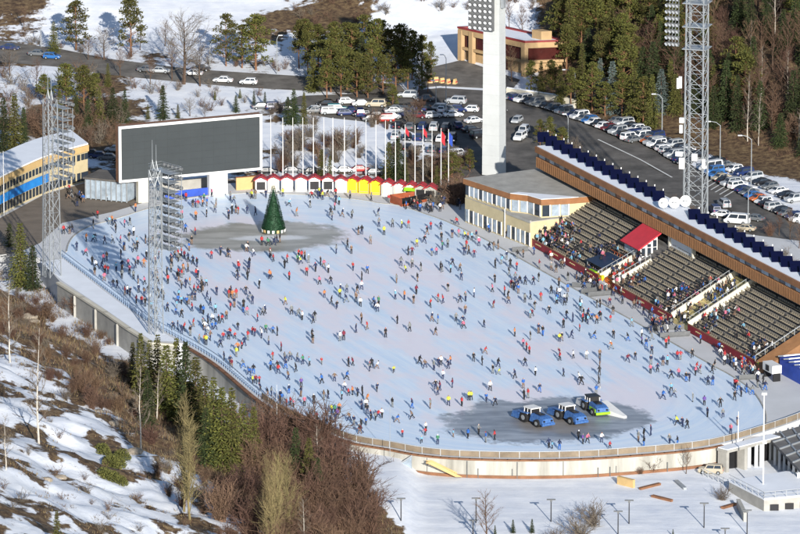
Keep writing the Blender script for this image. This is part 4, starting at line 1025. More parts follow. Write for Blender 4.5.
sd_ = (at(630, 416)-at(600, 406)).normalized(); sn_ = Vector((-sd_.y, sd_.x, 0)); c = at(612, 414)
b = MB()
L_ = 3.3
b.add([c-sd_*L_-sn_*1.6, c+sd_*L_-sn_*.3, c+sd_*L_+sn_*.3, c-sd_*L_+sn_*1.6, c-sd_*L_-sn_*1.6+UP*1.25, c+sd_*L_-sn_*.3+UP*.35, c+sd_*L_+sn_*.3+UP*.35, c-sd_*L_+sn_*1.6+UP*1.25], [(3, 2, 1, 0), (4, 5, 6, 7), (0, 1, 5, 4), (1, 2, 6, 5), (2, 3, 7, 6), (3, 0, 4, 7)])
b.build('wedge_body', 'white', sl)
b = MB(); b.box(c-sd_*1.2-sn_*1.25+UP*.8, (3.0, .1, .5), (sd_, sn_, UP)); b.build('blue_stripe', 'tractor_blue', sl)
b = MB(); b.box(c-sd_*2.5-sn_*1.6+UP*.45, (2.8, .1, .5), (sd_, sn_, UP)); b.build('green_stripe', 'lime', sl)
# ------------------------------------------------------------------ cars
CARP = {}
def car_paint(name, col, rough=.3):
    CARP[name] = mat('paint_'+name, col, rough, .04, .5, spec=.5)
for nme, col in (('white', (.72, .73, .74)), ('silver', (.38, .40, .42)), ('grey', (.13, .14, .15)), ('black', (.014, .014, .017)), ('dark blue', (.015, .03, .11)), ('blue', (.03, .13, .36)), ('red', (.38, .025, .02)), ('maroon', (.13, .018, .025)), ('beige', (.42, .37, .28)), ('teal', (.02, .20, .24)), ('orange', (.50, .13, .03)), ('dark green', (.02, .06, .035))):
    car_paint(nme, col)
CT = {}
def car_meshes(kind):
    # stations: x, half width, z of sill, z of belt line
    P = {'sedan': dict(L=4.5, w=.88, belt=.88, hood=.80, roof=1.42, cab=(-1.55, -.95, .55, 1.25), tail=.86),
         'hatchback': dict(L=4.0, w=.86, belt=.92, hood=.86, roof=1.50, cab=(-1.85, -1.5, .45, 1.1), tail=.95),
         'off-roader': dict(L=4.7, w=.94, belt=1.10, hood=1.05, roof=1.82, cab=(-2.2, -2.0, .65, 1.2), tail=1.10),
         'minibus': dict(L=5.4, w=.98, belt=1.20, hood=1.02, roof=2.25, cab=(-2.6, -2.5, 1.35, 2.1), tail=1.2)}[kind]
    L, wd = P['L']/2, P['w']
    b = MB()
    st = [(-L, .80, .42, P['tail']-.22), (-L+.12, .95, .30, P['tail']), (P['cab'][0], 1, .26, P['belt']), (P['cab'][3], 1, .26, P['belt']), (L-.35, .97, .28, P['hood']), (L-.05, .85, .36, P['hood']-.15), (L, .74, .42, P['hood']-.3)]
    vs = []; ns = 8
    for x, k, za, zb in st:
        y = wd*k; m = za+(zb-za)*.62
        vs += [(x, -y*.9, za), (x, -y, za+.12), (x, -y, m), (x, -y*.90, zb), (x, y*.90, zb), (x, y, m), (x, y, za+.12), (x, y*.9, za)]
    fs = [tuple(range(ns)), tuple(range((len(st)-1)*ns, len(st)*ns))[::-1]]
    for i in range(len(st)-1):
        for j in range(ns): fs.append((i*ns+j, (i+1)*ns+j, (i+1)*ns+(j+1) % ns, i*ns+(j+1) % ns))
    b.add(vs, fs)
    x0, x1, x2, x3 = P['cab']; zr_, zb = P['roof'], P['belt']-.02; yb, yt = wd*.90, wd*.74
    vs = [(x0, -yb, zb), (x3, -yb, zb), (x3, yb, zb), (x0, yb, zb), (x1, -yt, zr_-.05), (x2, -yt, zr_-.05), (x2, yt, zr_-.05), (x1, yt, zr_-.05), (x1+.12, -yt*.9, zr_), (x2-.12, -yt*.9, zr_), (x2-.12, yt*.9, zr_), (x1+.12, yt*.9, zr_)]
    b.add(vs, [(0, 1, 5, 4), (1, 2, 6, 5), (2, 3, 7, 6), (3, 0, 4, 7), (4, 5, 9, 8), (5, 6, 10, 9), (6, 7, 11, 10), (7, 4, 8, 11), (8, 9, 10, 11)])
    body = b.mesh('body', 'white')
    g = MB()
    def pane(pts, u0, u1, v0=.14, v1=.90, off=.015):
        A_, B_, C_, D_ = [Vector(vs[i]) for i in pts]
        nrm = (B_-A_).cross(D_-A_).normalized()
        f = lambda u, v: (A_*(1-u)+B_*u)*(1-v)+(D_*(1-u)+C_*u)*v+nrm*off
        g.add([f(u0, v0), f(u1, v0), f(u1, v1), f(u0, v1)], [(0, 1, 2, 3)])
    for pts in ((0, 1, 5, 4), (2, 3, 7, 6)):
        pane(pts, .07, .49); pane(pts, .53, .92)
        if kind == 'minibus': pass
    pane((1, 2, 6, 5), .06, .94, .1, .93); pane((3, 0, 4, 7), .08, .92, .18, .9)
    glass = g.mesh('window', 'glass')
    wb = MB(); r = .33 if kind in ('sedan', 'hatchback') else .38
    wb.tube((0, -.11, 0), (0, .11, 0), r, r, 12, 0); wb.tube((0, -.125, 0), (0, .125, 0), r*.55, r*.55, 8, 1)
    wheel = wb.mesh('wheel', ['tyre', 'steel'])
    h = MB(); h.box((0, 0, 0), (.1, .32, .14)); hl = h.mesh('headlight', 'lamp_glass')
    tl = MB(); tl.box((0, 0, 0), (.1, .28, .16)); tl = tl.mesh('tail_light', 'red_roof')
    return dict(body=body, glass=glass, wheel=wheel, hl=hl, tl=tl, r=r, **P)
for k in ('sedan', 'hatchback', 'off-roader', 'minibus'): CT[k] = car_meshes(k)
BODY = {}
def add_part(name, me, parent, loc):
    o = bpy.data.objects.new(name, me); COL.objects.link(o); o.parent = parent; o.location = loc; return o
def car(kind, colour, p, heading, label, group):
    T = CT[kind]
    t = empty('parked_car' if kind != 'minibus' else 'parked_minibus', p, label, 'minibus' if kind == 'minibus' else 'car', group, rz=heading, scale=.83)
    if (kind, colour) not in BODY:
        me = T['body'].copy(); me.materials[0] = CARP[colour]; BODY[(kind, colour)] = me
    add_part('body', BODY[(kind, colour)], t, (0, 0, 0)); add_part('window', T['glass'], t, (0, 0, 0))
    L, wd = T['L']/2, T['w']
    for x in (L*.62, -L*.60):
        for y in (-wd+.10, wd-.10): add_part('wheel', T['wheel'], t, (x, y, T['r']))
    for y in (-wd*.68, wd*.68):
        add_part('headlight', T['hl'], t, (L-.06, y, T['hood']-.24)); add_part('tail_light', T['tl'], t, (-L+.06, y, T['tail']-.2))
    return t
CD = {'w': 'white', 's': 'silver', 'g': 'grey', 'k': 'black', 'n': 'dark blue', 'b': 'blue', 'r': 'red', 'm': 'maroon', 'e': 'beige', 't': 'teal', 'o': 'orange', 'd': 'dark green'}
KK = {'s': 'sedan', 'h': 'hatchback', 'o': 'off-roader', 'm': 'minibus'}
def car_row(spec, place, group, px, heading, jit=.06):
    rng = random.Random(len(spec)); n = 0
    toks = spec.split()
    for i, tk in enumerate(toks):
        if tk == '--': continue
        x, y = px(i/(max(1, len(toks)-1))); p = at_t(x, y, .07)
        h = heading(i/(max(1, len(toks)-1))) if callable(heading) else heading
        n += 1
        car(KK[tk[1]], CD[tk[0]], p, h+rng.uniform(-jit, jit)+(math.pi if rng.random() < .3 else 0), '%s %s, %s from the far end of %s' % (CD[tk[0]], KK[tk[1]], nth(n), place), group)
def line(pts):
    P = [at_t(*p) for p in pts]; D = [0]
    for a_, c_ in zip(P[:-1], P[1:]): D.append(D[-1]+(c_-a_).length)
    def f(t):
        d = t*D[-1]
        for i in range(len(pts)-1):
            if d <= D[i+1]+1e-6:
                k = (d-D[i])/(D[i+1]-D[i]); return (pts[i][0]+(pts[i+1][0]-pts[i][0])*k, pts[i][1]+(pts[i+1][1]-pts[i][1])*k)
        return pts[-1]
    return f
HR = math.atan2(-.80, -.62)+0  # nose towards the road
car_row('gs nh wo kh go gs kh gh ks so go nh wo gs bh ws ks ws ms ks so gs kh wo gs', 'the upper roadside row', 'cars parked along the forest road', line([(511, 99), (535, 105), (560, 112), (580, 119), (612, 131), (634, 142)]), math.atan2(-.62, -.78))
car_row('no wo gs os so wo ks wh sh ks so gs nh ks', 'the roadside row left of lattice mast', 'cars parked along the forest road', line([(637, 137), (648, 142), (660, 149), (672, 156), (684, 164)]), math.atan2(-.55, -.83))
car_row('wm bo bs es ks so wo ns gs bs os we kh so ks gs nh wo'.replace('we', 'wh'), 'the roadside row right of lattice mast', 'cars parked along the forest road', line([(711, 171), (718, 178), (728, 185), (741, 190), (756, 199), (768, 207), (782, 213), (800, 222)]), math.atan2(-.55, -.83))
car_row('gs so ks wh sh ks no gs ks so kh ws gs ko', 'the second row by the trees', 'cars in the second row by the trees', line([(618, 123), (645, 135), (672, 147), (698, 159)]), math.atan2(-.55, -.83))
car_row('ks gs wh no so ks gh ws ks so', 'the second row before dark trees', 'cars in the second row before the dark trees', line([(716, 163), (752, 180), (795, 202)]), math.atan2(-.55, -.83))
def cars(lst, place, group):
    for (x, y, tk, hd, d) in lst:
        car(KK[tk[1]], CD[tk[0]], at_t(x, y, .07), R(hd), '%s %s %s' % (CD[tk[0]], KK[tk[1]], d), group)
cars([(517, 123, 'sh', 250, 'driving between the tower and the roadside row'), (523.5, 134, 'wo', 255, 'just above the far end of the stand roof'), (520, 140, 'wo', 250, 'half hidden by the far end of the stand roof'), (496.5, 113, 'ks', 20, 'close behind the tower'),
      (456, 104, 'so', 165, 'parked alone beside the lamp posts'), (425, 101, 'gs', 170, 'parked by the forecourt edge'), (408, 98, 'so', 175, 'parked below the far pines'),
      (453, 117, 'ws', 12, 'longest in the middle of the car park, by the lamp posts'), (433, 118, 'sh', 15, 'next to the red car in the middle row'), (417, 118, 'ms', 170, 'in the middle of the car park'), (407, 117, 'ns', 170, 'left end of the middle row'), (442, 112, 'wh', 80, 'behind the two lamp posts'),
      (458, 128, 'ns', 100, 'parked near the tower foot, nose to us'), (474, 123, 'ws', 30, 'parked beside the tower'), (471, 132, 'ks', 25, 'parked below the white one at the tower'), (480, 138, 'ko', 30, 'touching the tower foot'),
      (458, 157, 'wo', 40, 'beside the bush behind the tan building'),
      (327, 106, 'ks', 175, 'parked under the far pines, left of the snow heap'), (316, 112, 'ws', 20, 'parked beside the dark round spruce'), (337, 112, 'to', 5, 'parked in the row behind the flagpoles'), (351, 113, 'nh', 95, 'next to the teal off-roader'), (360, 116, 'no', 95, 'second from the teal off-roader'), (347, 104, 'wh', 10, 'parked under the pines behind the teal off-roader'), (362, 106, 'ws', 5, 'parked left of the beige off-roader'), (376, 107, 'eo', 175, 'parked above the red car'), (384, 122, 'ro', 185, 'parked behind the white flagpoles'), (372, 121, 'gs', 8, 'next to the red off-roader'), (394, 113, 'ss', 10, 'between beige off-roader and green bushes'),
      (330, 172, 'ws', 3, 'left of two parked behind the kiosks'), (345, 172.5, 'ws', 3, 'right of two parked behind the kiosks'), (360, 172, 'rs', 3, 'parked behind the yellow kiosks'), (255, 172, 'ns', 175, 'parked behind the white pillar of the board'), (268, 174, 'ks', 3, 'parked behind the first open kiosk'), (292, 173, 'gs', 3, 'parked behind the shuttered kiosks'), (313, 174, 'ks', 3, 'parked behind the open kiosks'), (375, 175, 'gs', 3, 'parked behind the last yellow kiosk'),
      (223, 82.5, 'ws', 172, 'driving on the upper road, first of two'), (248.5, 84.5, 'wh', 172, 'driving on the upper road, behind its twin'), (193, 75.5, 'ws', 170, 'driving on the upper road above the video board'), (160, 73, 'ss', 350, 'driving on the upper road, just left of the bare tree'), (201, 71, 'ks', 350, 'on the far lane of the upper road'), (147, 72, 'gs', 350, 'on the upper road above the three spruces'), (10, 50, 'ns', 345, 'on the upper road at the frame edge'), (38, 56, 'gs', 345, 'second on the upper road from the frame edge'), (52, 59, 'bh', 345, 'third on the upper road from the frame edge'),
      (98, 158, 'ns', 175, 'parked behind the curved building, left of two'), (108, 160, 'gs', 175, 'parked behind the curved building, right of two'), (90, 156, 'ks', 175, 'parked against the end of the curved building'), (115, 152, 'ss', 175, 'parked behind the board edge'),
      (276, 110, 'no', 10, 'parked under the row of small round spruces'), (288, 112, 'ns', 5, 'next to the dark round spruce'), (262, 109, 'gs', 8, 'left of the small round spruces'),
      (724, 207, 'so', 105, 'parked behind the stand, right of the lattice mast'), (715, 213, 'no', 100, 'parked close behind the lattice mast foot'), (737, 224, 'wm', 160, 'long, parked behind the stand roof'), (722, 217, 'ws', 160, 'parked behind the blue collectors'), (754, 221, 'gs', 150, 'parked beside the lamp behind the stand roof'), (745, 231, 'es', 160, 'lowest behind the stand roof')],
     '', 'cars parked behind the rink')
car_row('ks gs nh so ko', 'the first row behind the flags', 'cars packed behind the flagpoles', line([(398, 128), (446, 131)]), R(82))
car_row('so ks nh gs wh ko', 'the second row behind the flags', 'cars packed behind the flagpoles', line([(396, 139), (452, 142)]), R(82))
car_row('gh ks ws gs nh', 'the third row behind the flags', 'cars packed behind the flagpoles', line([(396, 149), (444, 153)]), R(82))
car_row('ks gs so nh kh gs wh', 'the row under the pine grove', 'cars parked under the pine grove', line([(300, 112), (392, 119)]), R(10))
car_row('gs kh ns ks so gs nh wh', 'the middle car park row', 'cars in the middle of the car park', line([(395, 111), (470, 112)]), R(170))
# the light coloured car by the wall opening
car('off-roader', 'beige', at_t(711, 474, .05), R(170), 'pale beige off-roader parked by the dark opening under the rink', 'cars by the lower wall')
# ------------------------------------------------------------------ lower right corner: arcade, low block, railings
ar = empty('arcade', at_t(782, 452), 'dark arcade with white columns and flat roof under the end of the rink', 'arcade')
def gp_(px, py, z): return at(px, py, z)
rp4 = [gp_(767, 436, -.1), gp_(830, 418, -.1), gp_(838, 452, -.1), gp_(800, 470, -.1)]
b = MB(); b.slab(rp4[::-1] if (rp4[1]-rp4[0]).cross(rp4[2]-rp4[0]).z < 0 else rp4, .45); arf = b.build('roof', 'concrete_dark', ar)
b = MB()
for i in range(1, 5):
    for (a_, c_) in (((rp4[0]+(rp4[1]-rp4[0])*i/5), (rp4[3]+(rp4[2]-rp4[3])*i/5)), ((rp4[0]+(rp4[3]-rp4[0])*i/5), (rp4[1]+(rp4[2]-rp4[1])*i/5))):
        d = (c_-a_).normalized(); nn = Vector((-d.y, d.x, 0)); b.box((a_+c_)/2+UP*.12, ((c_-a_).length, .25, .25), (d, nn, UP))
b.build('roof_beams', 'steel', arf)
for i in range(7):
    p = rp4[0]+(rp4[3]-rp4[0])*(i+.3)/7; b = MB(); b.box(p+Vector((.3, .3, -2.6)), (.35, .35, 5)); b.build('column', 'white', ar)
for i in range(4):
    p = rp4[3]+(rp4[2]-rp4[3])*(i+.5)/4; b = MB(); b.box(p+Vector((0, .3, -2.6)), (.35, .35, 5)); b.build('column', 'white', ar)
inn = [rp4[0]+Vector((2.2, -.5, 0)), rp4[1]+Vector((0, -2, 0)), rp4[2]+Vector((0, 3, 0)), rp4[3]+Vector((2.2, 3, 0))]
b = MB(); b.prism([tuple(p[:2]) for p in inn], -6.0, -.6); b.build('back_wall', 'black', ar)
b = MB(); b.box(rp4[3]+Vector((-1.0, 6, -4.3)), (.3, 16, .5), None); b.build('kerb', 'white', ar)
gh = empty('gatehouse', at_t(752, 472), 'small white columned gatehouse between the wall opening and the arcade', 'gatehouse')
for px in (749, 756, 761):
    p = at(px, 472, -4.6); b = MB(); b.box(p+UP*2.1, (.5, .6, 4.4)); b.build('column', 'white_panel', gh)
p = at(755, 470, -4.6); b = MB(); b.box(p+UP*4.4+Vector((0, 1, 0)), (3.4, 3.2, .35)); b.build('roof', 'white', gh)
b = MB(); b.box(p+UP*2.0+Vector((0, 2.2, 0)), (2.8, .3, 4.0)); b.build('back_wall', 'concrete_dark', gh)
# opening in the platform: a recessed dark garage
go = empty('garage_opening', at_t(733, 468), 'dark garage opening cut under the snowy rink edge beside the beige off-roader', 'garage')
p0_, p1_ = at(716, 447, 0), at(768, 434, 0); d = (p1_-p0_).normalized(); nn = Vector((-d.y, d.x, 0)); lg = (p1_-p0_).length
b = MB(); b.box((p0_+p1_)/2-nn*.8+UP*-2.9, (lg, .3, 5.0), (d, nn, UP)); b.build('door', 'black', go)
b = MB(); b.box((p0_+p1_)/2-nn*1.5+UP*-.25, (lg+.4, 2.2, .4), (d, nn, UP)); b.build('lintel', 'concrete', go)
b = MB(); b.box((p0_+p1_)/2-nn*1.5+UP*.03, (lg+.2, 2.0, .14), (d, nn, UP)); b.build('lintel_snow', 'snow', go)
for k in (0, .35, 1):
    b = MB(); b.box(p0_+(p1_-p0_)*k-nn*1.6+UP*-2.9, (.6, 1.8, 5.0), (d, nn, UP)); b.build('pier', 'concrete', go)
lb = empty('low_block', at_t(765, 505), 'low concrete block with snow covered flat roof and railings', 'building')
pl = [gp_(729, 481, -1.9), gp_(786, 471.5, -1.9), gp_(835, 475, -1.9), gp_(842, 492, -1.9), gp_(764, 499, -1.9)]
b = MB(); b.prism([tuple(p[:2]) for p in pl], -6.6, -2.1); b.build('wall', 'concrete', lb)
b = MB(); b.prism([tuple(p[:2]) for p in pl], -2.1, -1.85); b.build('roof_snow', 'snow', lb)
b = MB()
for a_, c_ in ((pl[4], pl[3]), (pl[0], pl[4])):
    for z in (.5, 1.0): b.tube(a_+UP*z, c_+UP*z, .05, n=4)
    n = int((c_-a_).length/1.6)
    for i in range(n+1): p = a_+(c_-a_)*i/n; b.tube(p, p+UP*1.0, .05, n=4)
b.build('railing', 'rail_grey', lb)
for k in range(5):
    p = pl[4]+(pl[3]-pl[4])*(k+.6)/5.2; b = MB(); b.box(p+Vector((0, -.08, -1.6)), (1.7, .15, 1.3)); b.build('window', 'black', lb)
rl = empty('ramp_railing', at_t(722, 482), 'short metal railing below the beige off-roader', 'railing')
a_, c_ = at_t(703, 476), at_t(728, 487); b = MB()
for z in (.5, 1.1): b.tube(a_+UP*z, c_+UP*z, .06, n=4)
for i in range(6): p = a_+(c_-a_)*i/5; b.tube(p, p+UP*1.1, .06, n=4)
b.build('rail', 'rail_grey', rl)
for k, (pa, pb, h, mt, lab) in enumerate((((618, 484), (634, 488), 1.4, 'ochre', 'short ochre retaining edge of the snowy ledge'), ((640, 490), (660, 485), .35, 'rust', 'red brown plank lying on the snow, nearest the wall'), ((652, 497), (672, 502), .35, 'rust', 'long brown plank lying on the snow slope'), ((722, 509), (736, 505), .35, 'rust', 'short brown plank on the snow by the low block'), ((676, 482), (685, 490), .35, 'steel', 'pale bent rail lying on the snow'), ((738, 508), (745, 522), 1.6, 'concrete', 'grey concrete edge beside the low block'))):
    a_, c_ = at_t(*pa), at_t(*pb); d = (c_-a_).normalized(); nn = d.cross(UP).normalized(); u2 = nn.cross(d)
    b = MB(); b.box((a_+c_)/2+UP*h*.35, ((c_-a_).length, .45, h), (d, nn, u2)); b.box((a_+c_)/2+UP*(h*.85), ((c_-a_).length*.98, .6, .08), (d, nn, u2))
    o_ = b.build('kerb_edge' if h > 1 else 'plank', mt, None, (a_+c_)/2); tag(o_, lab, 'kerb' if h > 1 else 'plank')
# concrete wall along the car park top and yellow barriers of the forecourt
lowwall((508, 103), (560, 108), 1.3, 'concrete', 'long pale kerb wall behind the upper roadside cars') if False else None
a_, c_ = at_t(507, 96), at_t(556, 103); c2 = at_t(575, 108)
rt = empty('roadside_wall', a_, 'pale low wall behind the upper roadside cars', 'wall')
b = MB(); zz = a_.z
for p, q in ((a_, c_), (c_, c2)):
    d = (q-p).normalized(); nn = Vector((-d.y, d.x, 0)).normalized(); b.box((p+q)/2+UP*.6, ((q-p).length+.1, .5, 1.9), (d, nn, d.cross(nn)))
b.build('wall_face', 'cream', rt)
b = MB(); b.tube(a_+UP*1.6, c_+UP*1.6, .12); b.build('coping', 'snow', rt)
for k, (px, py) in enumerate(((430, 83), (436, 82), (442, 83), (448, 84), (455, 84))):
    p = at_t(px, py); t = empty('barrier_block', p, 'yellow roadside block, %s from the far pines' % nth(k+1), 'barrier', 'yellow blocks at the forecourt', rz=.3*k)
    b = MB(); b.add([(-.5, -.35, 0), (.5, -.35, 0), (.5, .35, 0), (-.5, .35, 0), (-.4, -.15, 1.0), (.4, -.15, 1.0), (.4, .15, 1.0), (-.4, .15, 1.0)], [(3, 2, 1, 0), (4, 5, 6, 7), (0, 1, 5, 4), (1, 2, 6, 5), (2, 3, 7, 6), (3, 0, 4, 7)]); b.build('block', 'ochre', t, (0, 0, 0))
    b = MB(); b.box((0, -.30, .45), (.8, .06, .2)); b.build('reflector', 'red_roof', t, (0, 0, 0))
# ------------------------------------------------------------------ trees
def leafquad(b, p, d, n_, l, w_, mi=0):
    s = d.cross(n_)
    if s.length < 1e-3: return
    s = s.normalized()*w_
    b.add([p-s*.5, p+d*l*.6-s, p+d*l, p+d*l*.55+s, p+s*.5], [(0, 1, 2, 3, 4)], mi)
def rv(r): return Vector((r.gauss(0, 1), r.gauss(0, 1), r.gauss(0, 1)))
def spruce_mesh(seed, wide=2.2, dens=1.0, z0=.5, dead=.0):
    r = random.Random(seed); b = MB(); z = z0
    while z < 9.85:
        t = (z-z0)/(10-z0); R_ = wide*(1-t)**.8*(.82+.3*r.random())+.08
        nb = max(3, int((6+4*(1-t))*dens)); a0 = r.random()*6.28
        for k in range(nb):
            if r.random() < dead: continue
            a = a0+6.283*k/nb+r.uniform(-.3, .3); L_ = R_*r.uniform(.65, 1.15)
            d = Vector((math.cos(a), math.sin(a), r.uniform(-.40, .15)+.4*t)).normalized()
            ns = max(2, int(L_/.30))
            for j in range(ns+1):
                u = (j+.6)/(ns+1); p = Vector((0, 0, z))+d*(L_*u); p.z -= .18*L_*u*u
                for q in range(2):
                    dd = (d*r.uniform(.2, 1)+Vector((-d.y, d.x, 0))*r.uniform(-1, 1)+Vector((0, 0, r.uniform(-.7, .15)))).normalized()
                    leafquad(b, p, dd, rv(r).normalized(), r.uniform(.26, .5)*(1.15-.4*t), r.uniform(.045, .09))
        z += .24*(.8+.5*r.random())
    return b
def pine_mesh(seed, base=3.6, spread=2.0):
    r = random.Random(seed); b = MB(); tk = MB()
    for i in range(6):
        tk.tube((.05*math.sin(i), .05*math.cos(i*2), 10*i/6.6), (.05*math.sin(i+1), .05*math.cos(i*2+2), 10*(i+1)/6.6), .17*(1-i/7), .17*(1-(i+1)/7), 6, cap=False)
    for k in range(60):
        t = r.random()**.8; z = base+(9.7-base)*t; a = r.random()*6.283; rad = spread*(math.sin(math.pi*min(1, .28+t*.72))**.7)*r.uniform(.3, 1.05)
        c = Vector((rad*math.cos(a), rad*math.sin(a), z+r.uniform(0, .3)))
        tk.tube((0, 0, z-.35*rad), c, .05, .02, 3, cap=False)
        s = r.uniform(.4, .85)
        for j in range(42):
            o_ = rv(r); o_.normalize(); o_ *= r.random()**.4; o_.z *= .55
            dd = (o_+Vector((0, 0, .45))+rv(r)*.3).normalized()
            leafquad(b, c+o_*s, dd, rv(r).normalized(), r.uniform(.24, .40), r.uniform(.06, .11))
    return b, tk
def bare_mesh(seed, n1=16, ang=.7, spread=1.0, n2=6, n3=3, trunk=.16, top=.92, z1=2.6):
    r = random.Random(seed); tk = MB(); tw_ = MB()
    pts = [Vector((0, 0, 0))]
    for i in range(6): pts.append(pts[-1]+Vector((r.uniform(-.12, .12), r.uniform(-.12, .12), 10*top/6)))
    for i in range(6): tk.tube(pts[i], pts[i+1], trunk*(1-i/6.6), trunk*(1-(i+1)/6.6), 5, cap=False)
    def P(z):
        k = min(5, int(z/(10*top/6))); f = z/(10*top/6)-k; return pts[k].lerp(pts[k+1], f)
    def branch(p, d, L_, rad, lev):
        q = p
        for s in range(3):
            e = q+d*(L_/3); tw_.tube(q, e, rad*(1-s*.28), rad*(1-(s+1)*.28), 3, cap=False)
            if lev < 3:
                for k in range((n2, n3)[lev-1]//3+1):
                    dd = (d+rv(r)*.5+Vector((0, 0, .12))).normalized(); branch(q.lerp(e, r.random()), dd, L_*r.uniform(.32, .55), rad*.5, lev+1)
            q = e; d = (d+rv(r)*.14+Vector((0, 0, .10))).normalized()
    for k in range(n1):
        z = z1+(10*top-z1)*(k/n1)**.9; a = k*2.4+r.uniform(-.4, .4); f = 1-(z-z1)/(10.6-z1)
        d = Vector((math.cos(a)*math.sin(ang), math.sin(a)*math.sin(ang), math.cos(ang)))
        branch(P(z), d, (1.1+2.6*f)*spread*r.uniform(.75, 1.1), .05*(.5+f*.6), 1)
    return tk, tw_
def bush_mesh(seed, n=34, h=2.6, lean=.55):
    r = random.Random(seed); b = MB()
    for k in range(n):
        a = r.random()*6.283; l = r.random()**.7*lean; d = Vector((math.cos(a)*l, math.sin(a)*l, 1)).normalized(); L_ = h*r.uniform(.6, 1.05)
        p = Vector((r.uniform(-.35, .35), r.uniform(-.35, .35), 0)); q = p
        for s in range(3):
            e = q+d*L_/3; b.tube(q, e, .032*(1-s*.25), .032*(1-(s+1)*.25), 3, cap=False)
            for j in range(3):
                dd = (d+rv(r)*.55).normalized(); m_ = q.lerp(e, r.random()); x = m_+dd*L_*r.uniform(.18, .36); b.tube(m_, x, .018, .008, 3, cap=False)
                for _ in range(2):
                    b.tube(m_.lerp(x, r.random()), x+rv(r)*.22, .012, .006, 3, cap=False)
            q = e; d = (d+rv(r)*.16).normalized()
    return b
LIB = {}
def lib():
    for i in range(5):
        tr = MB(); tr.tube((0, 0, -.6), (0, 0, 9.4), .17, .03, 6, cap=False)
        LIB['spruce', i] = (spruce_mesh(10+i, (1.75, 2.1, 1.5, 2.3, 1.9)[i]).mesh('crown', 'spruce'), tr.mesh('trunk', 'bark'))
        LIB['olive', i] = (spruce_mesh(30+i, (1.6, 1.9, 1.4, 2.0, 1.7)[i], .9).mesh('crown', 'spruce_olive'), LIB['spruce', 0][1])
    for i in range(2):
        LIB['blue', i] = (spruce_mesh(50+i, 2.1).mesh('crown', 'spruce_blue'), LIB['spruce', 0][1])
    for i in range(4):
        c, t = pine_mesh(60+i, (1.8, 2.8, 1.3, 3.4)[i], (2.5, 2.1, 2.8, 2.0)[i]); LIB['pine', i] = (c.mesh('crown', 'pine'), t.mesh('trunk', 'pine_bark'))
    for i in range(3):
        t, w_ = bare_mesh(70+i, 18, .62, .9); LIB['bare', i] = (w_.mesh('crown', 'twig'), t.mesh('trunk', 'bark'))
        t, w_ = bare_mesh(80+i, 20, .75, .55, 5, 3, .10, .97, 1.8); LIB['birch', i] = (w_.mesh('crown', 'twig_grey'), t.mesh('trunk', 'birch_bark'))
        t, w_ = bare_mesh(90+i, 30, .26, .85, 6, 4, .12, .9, .6); LIB['poplar', i] = (w_.mesh('crown', 'twig_yellow'), t.mesh('trunk', 'twig_yellow'))
    t, w_ = bare_mesh(99, 26, .85, 1.35, 8, 5, .22, .85, 2.2); LIB['round', 0] = (w_.mesh('crown', 'twig_grey'), t.mesh('trunk', 'bark'))
    for i in range(4):
        LIB['bush', i] = (bush_mesh(110+i).mesh('stems', 'twig'), None); LIB['redbush', i] = (bush_mesh(120+i, 44, 3.0).mesh('stems', 'twig_red'), None)
        LIB['greybush', i] = (bush_mesh(130+i, 26, 2.4, .8).mesh('stems', 'twig_grey'), None)
    for i in range(2):
        r = random.Random(140+i); b = MB()
        for k in range(900):
            o_ = rv(r).normalized()*(r.random()**.35); o_.z = abs(o_.z)*.8
            leafquad(b, Vector((o_.x*1.3, o_.y*1.3, o_.z*1.9)), (o_+rv(r)*.5).normalized(), rv(r).normalized(), r.uniform(.14, .3), r.uniform(.05, .1))
        LIB['scrub', i] = (b.mesh('foliage', 'green_scrub'), None)
lib()
NV = {}
for k, i in LIB: NV[k] = max(NV.get(k, 0), i+1)
NAMES = dict(spruce='spruce_tree', olive='spruce_tree', blue='spruce_tree', pine='pine_tree', bare='bare_tree', birch='birch_tree', poplar='poplar_tree', round='bare_tree', bush='bush', redbush='bush', greybush='bush', scrub='bush')
UNIT = dict(bush=2.6, redbush=3.0, greybush=2.4, scrub=1.8)
TR = random.Random(5)
def tree(kind, p, h, label, group=None, wide=1.0):
    i = TR.randrange(NV[kind]); cr, tk = LIB[kind, i]; s = h/UNIT.get(kind, 10.0)
    t = empty(NAMES[kind], p, label, 'bush' if 'bush' in NAMES[kind] else 'tree', group, rz=TR.random()*6.283); wide *= TR.uniform(.85, 1.3); t.scale = (s*wide, s*wide, s*TR.uniform(.9, 1.08))
    add_part(cr.name.split('.')[0], cr, t, (0, 0, 0))
    if tk: add_part('trunk', tk, t, (0, 0, 0))
    return t
def trees(lst, place, group, each=True):
    tot = {}
    for e in lst: tot[e[0]] = tot.get(e[0], 0)+1
    seen = {}
    W = dict(spruce='dark green spruce', olive='olive green spruce', blue='blue grey spruce', pine='yellow green pine', bare='bare brown tree', birch='slender bare birch with pale trunk', poplar='bare yellowish poplar', round='broad bare grey tree', bush='bare brown bush', redbush='bare red brown bush', greybush='bare grey bush', scrub='low green scrub bush')
    for (k, x, y, hp) in sorted(lst, key=lambda e: e[1]):
        p = at_t(x, y, -.15); seen[k] = seen.get(k, 0)+1
        d = (p-Vector((CX, CY, CZ))).length; h = hp*d/F/math.cos(PT)
        lab = '%s %s' % (W[k], place) if tot[k] == 1 else '%s, %s from left, %s' % (W[k], nth(seen[k]), place)
        tree(k, p, h, lab, group)
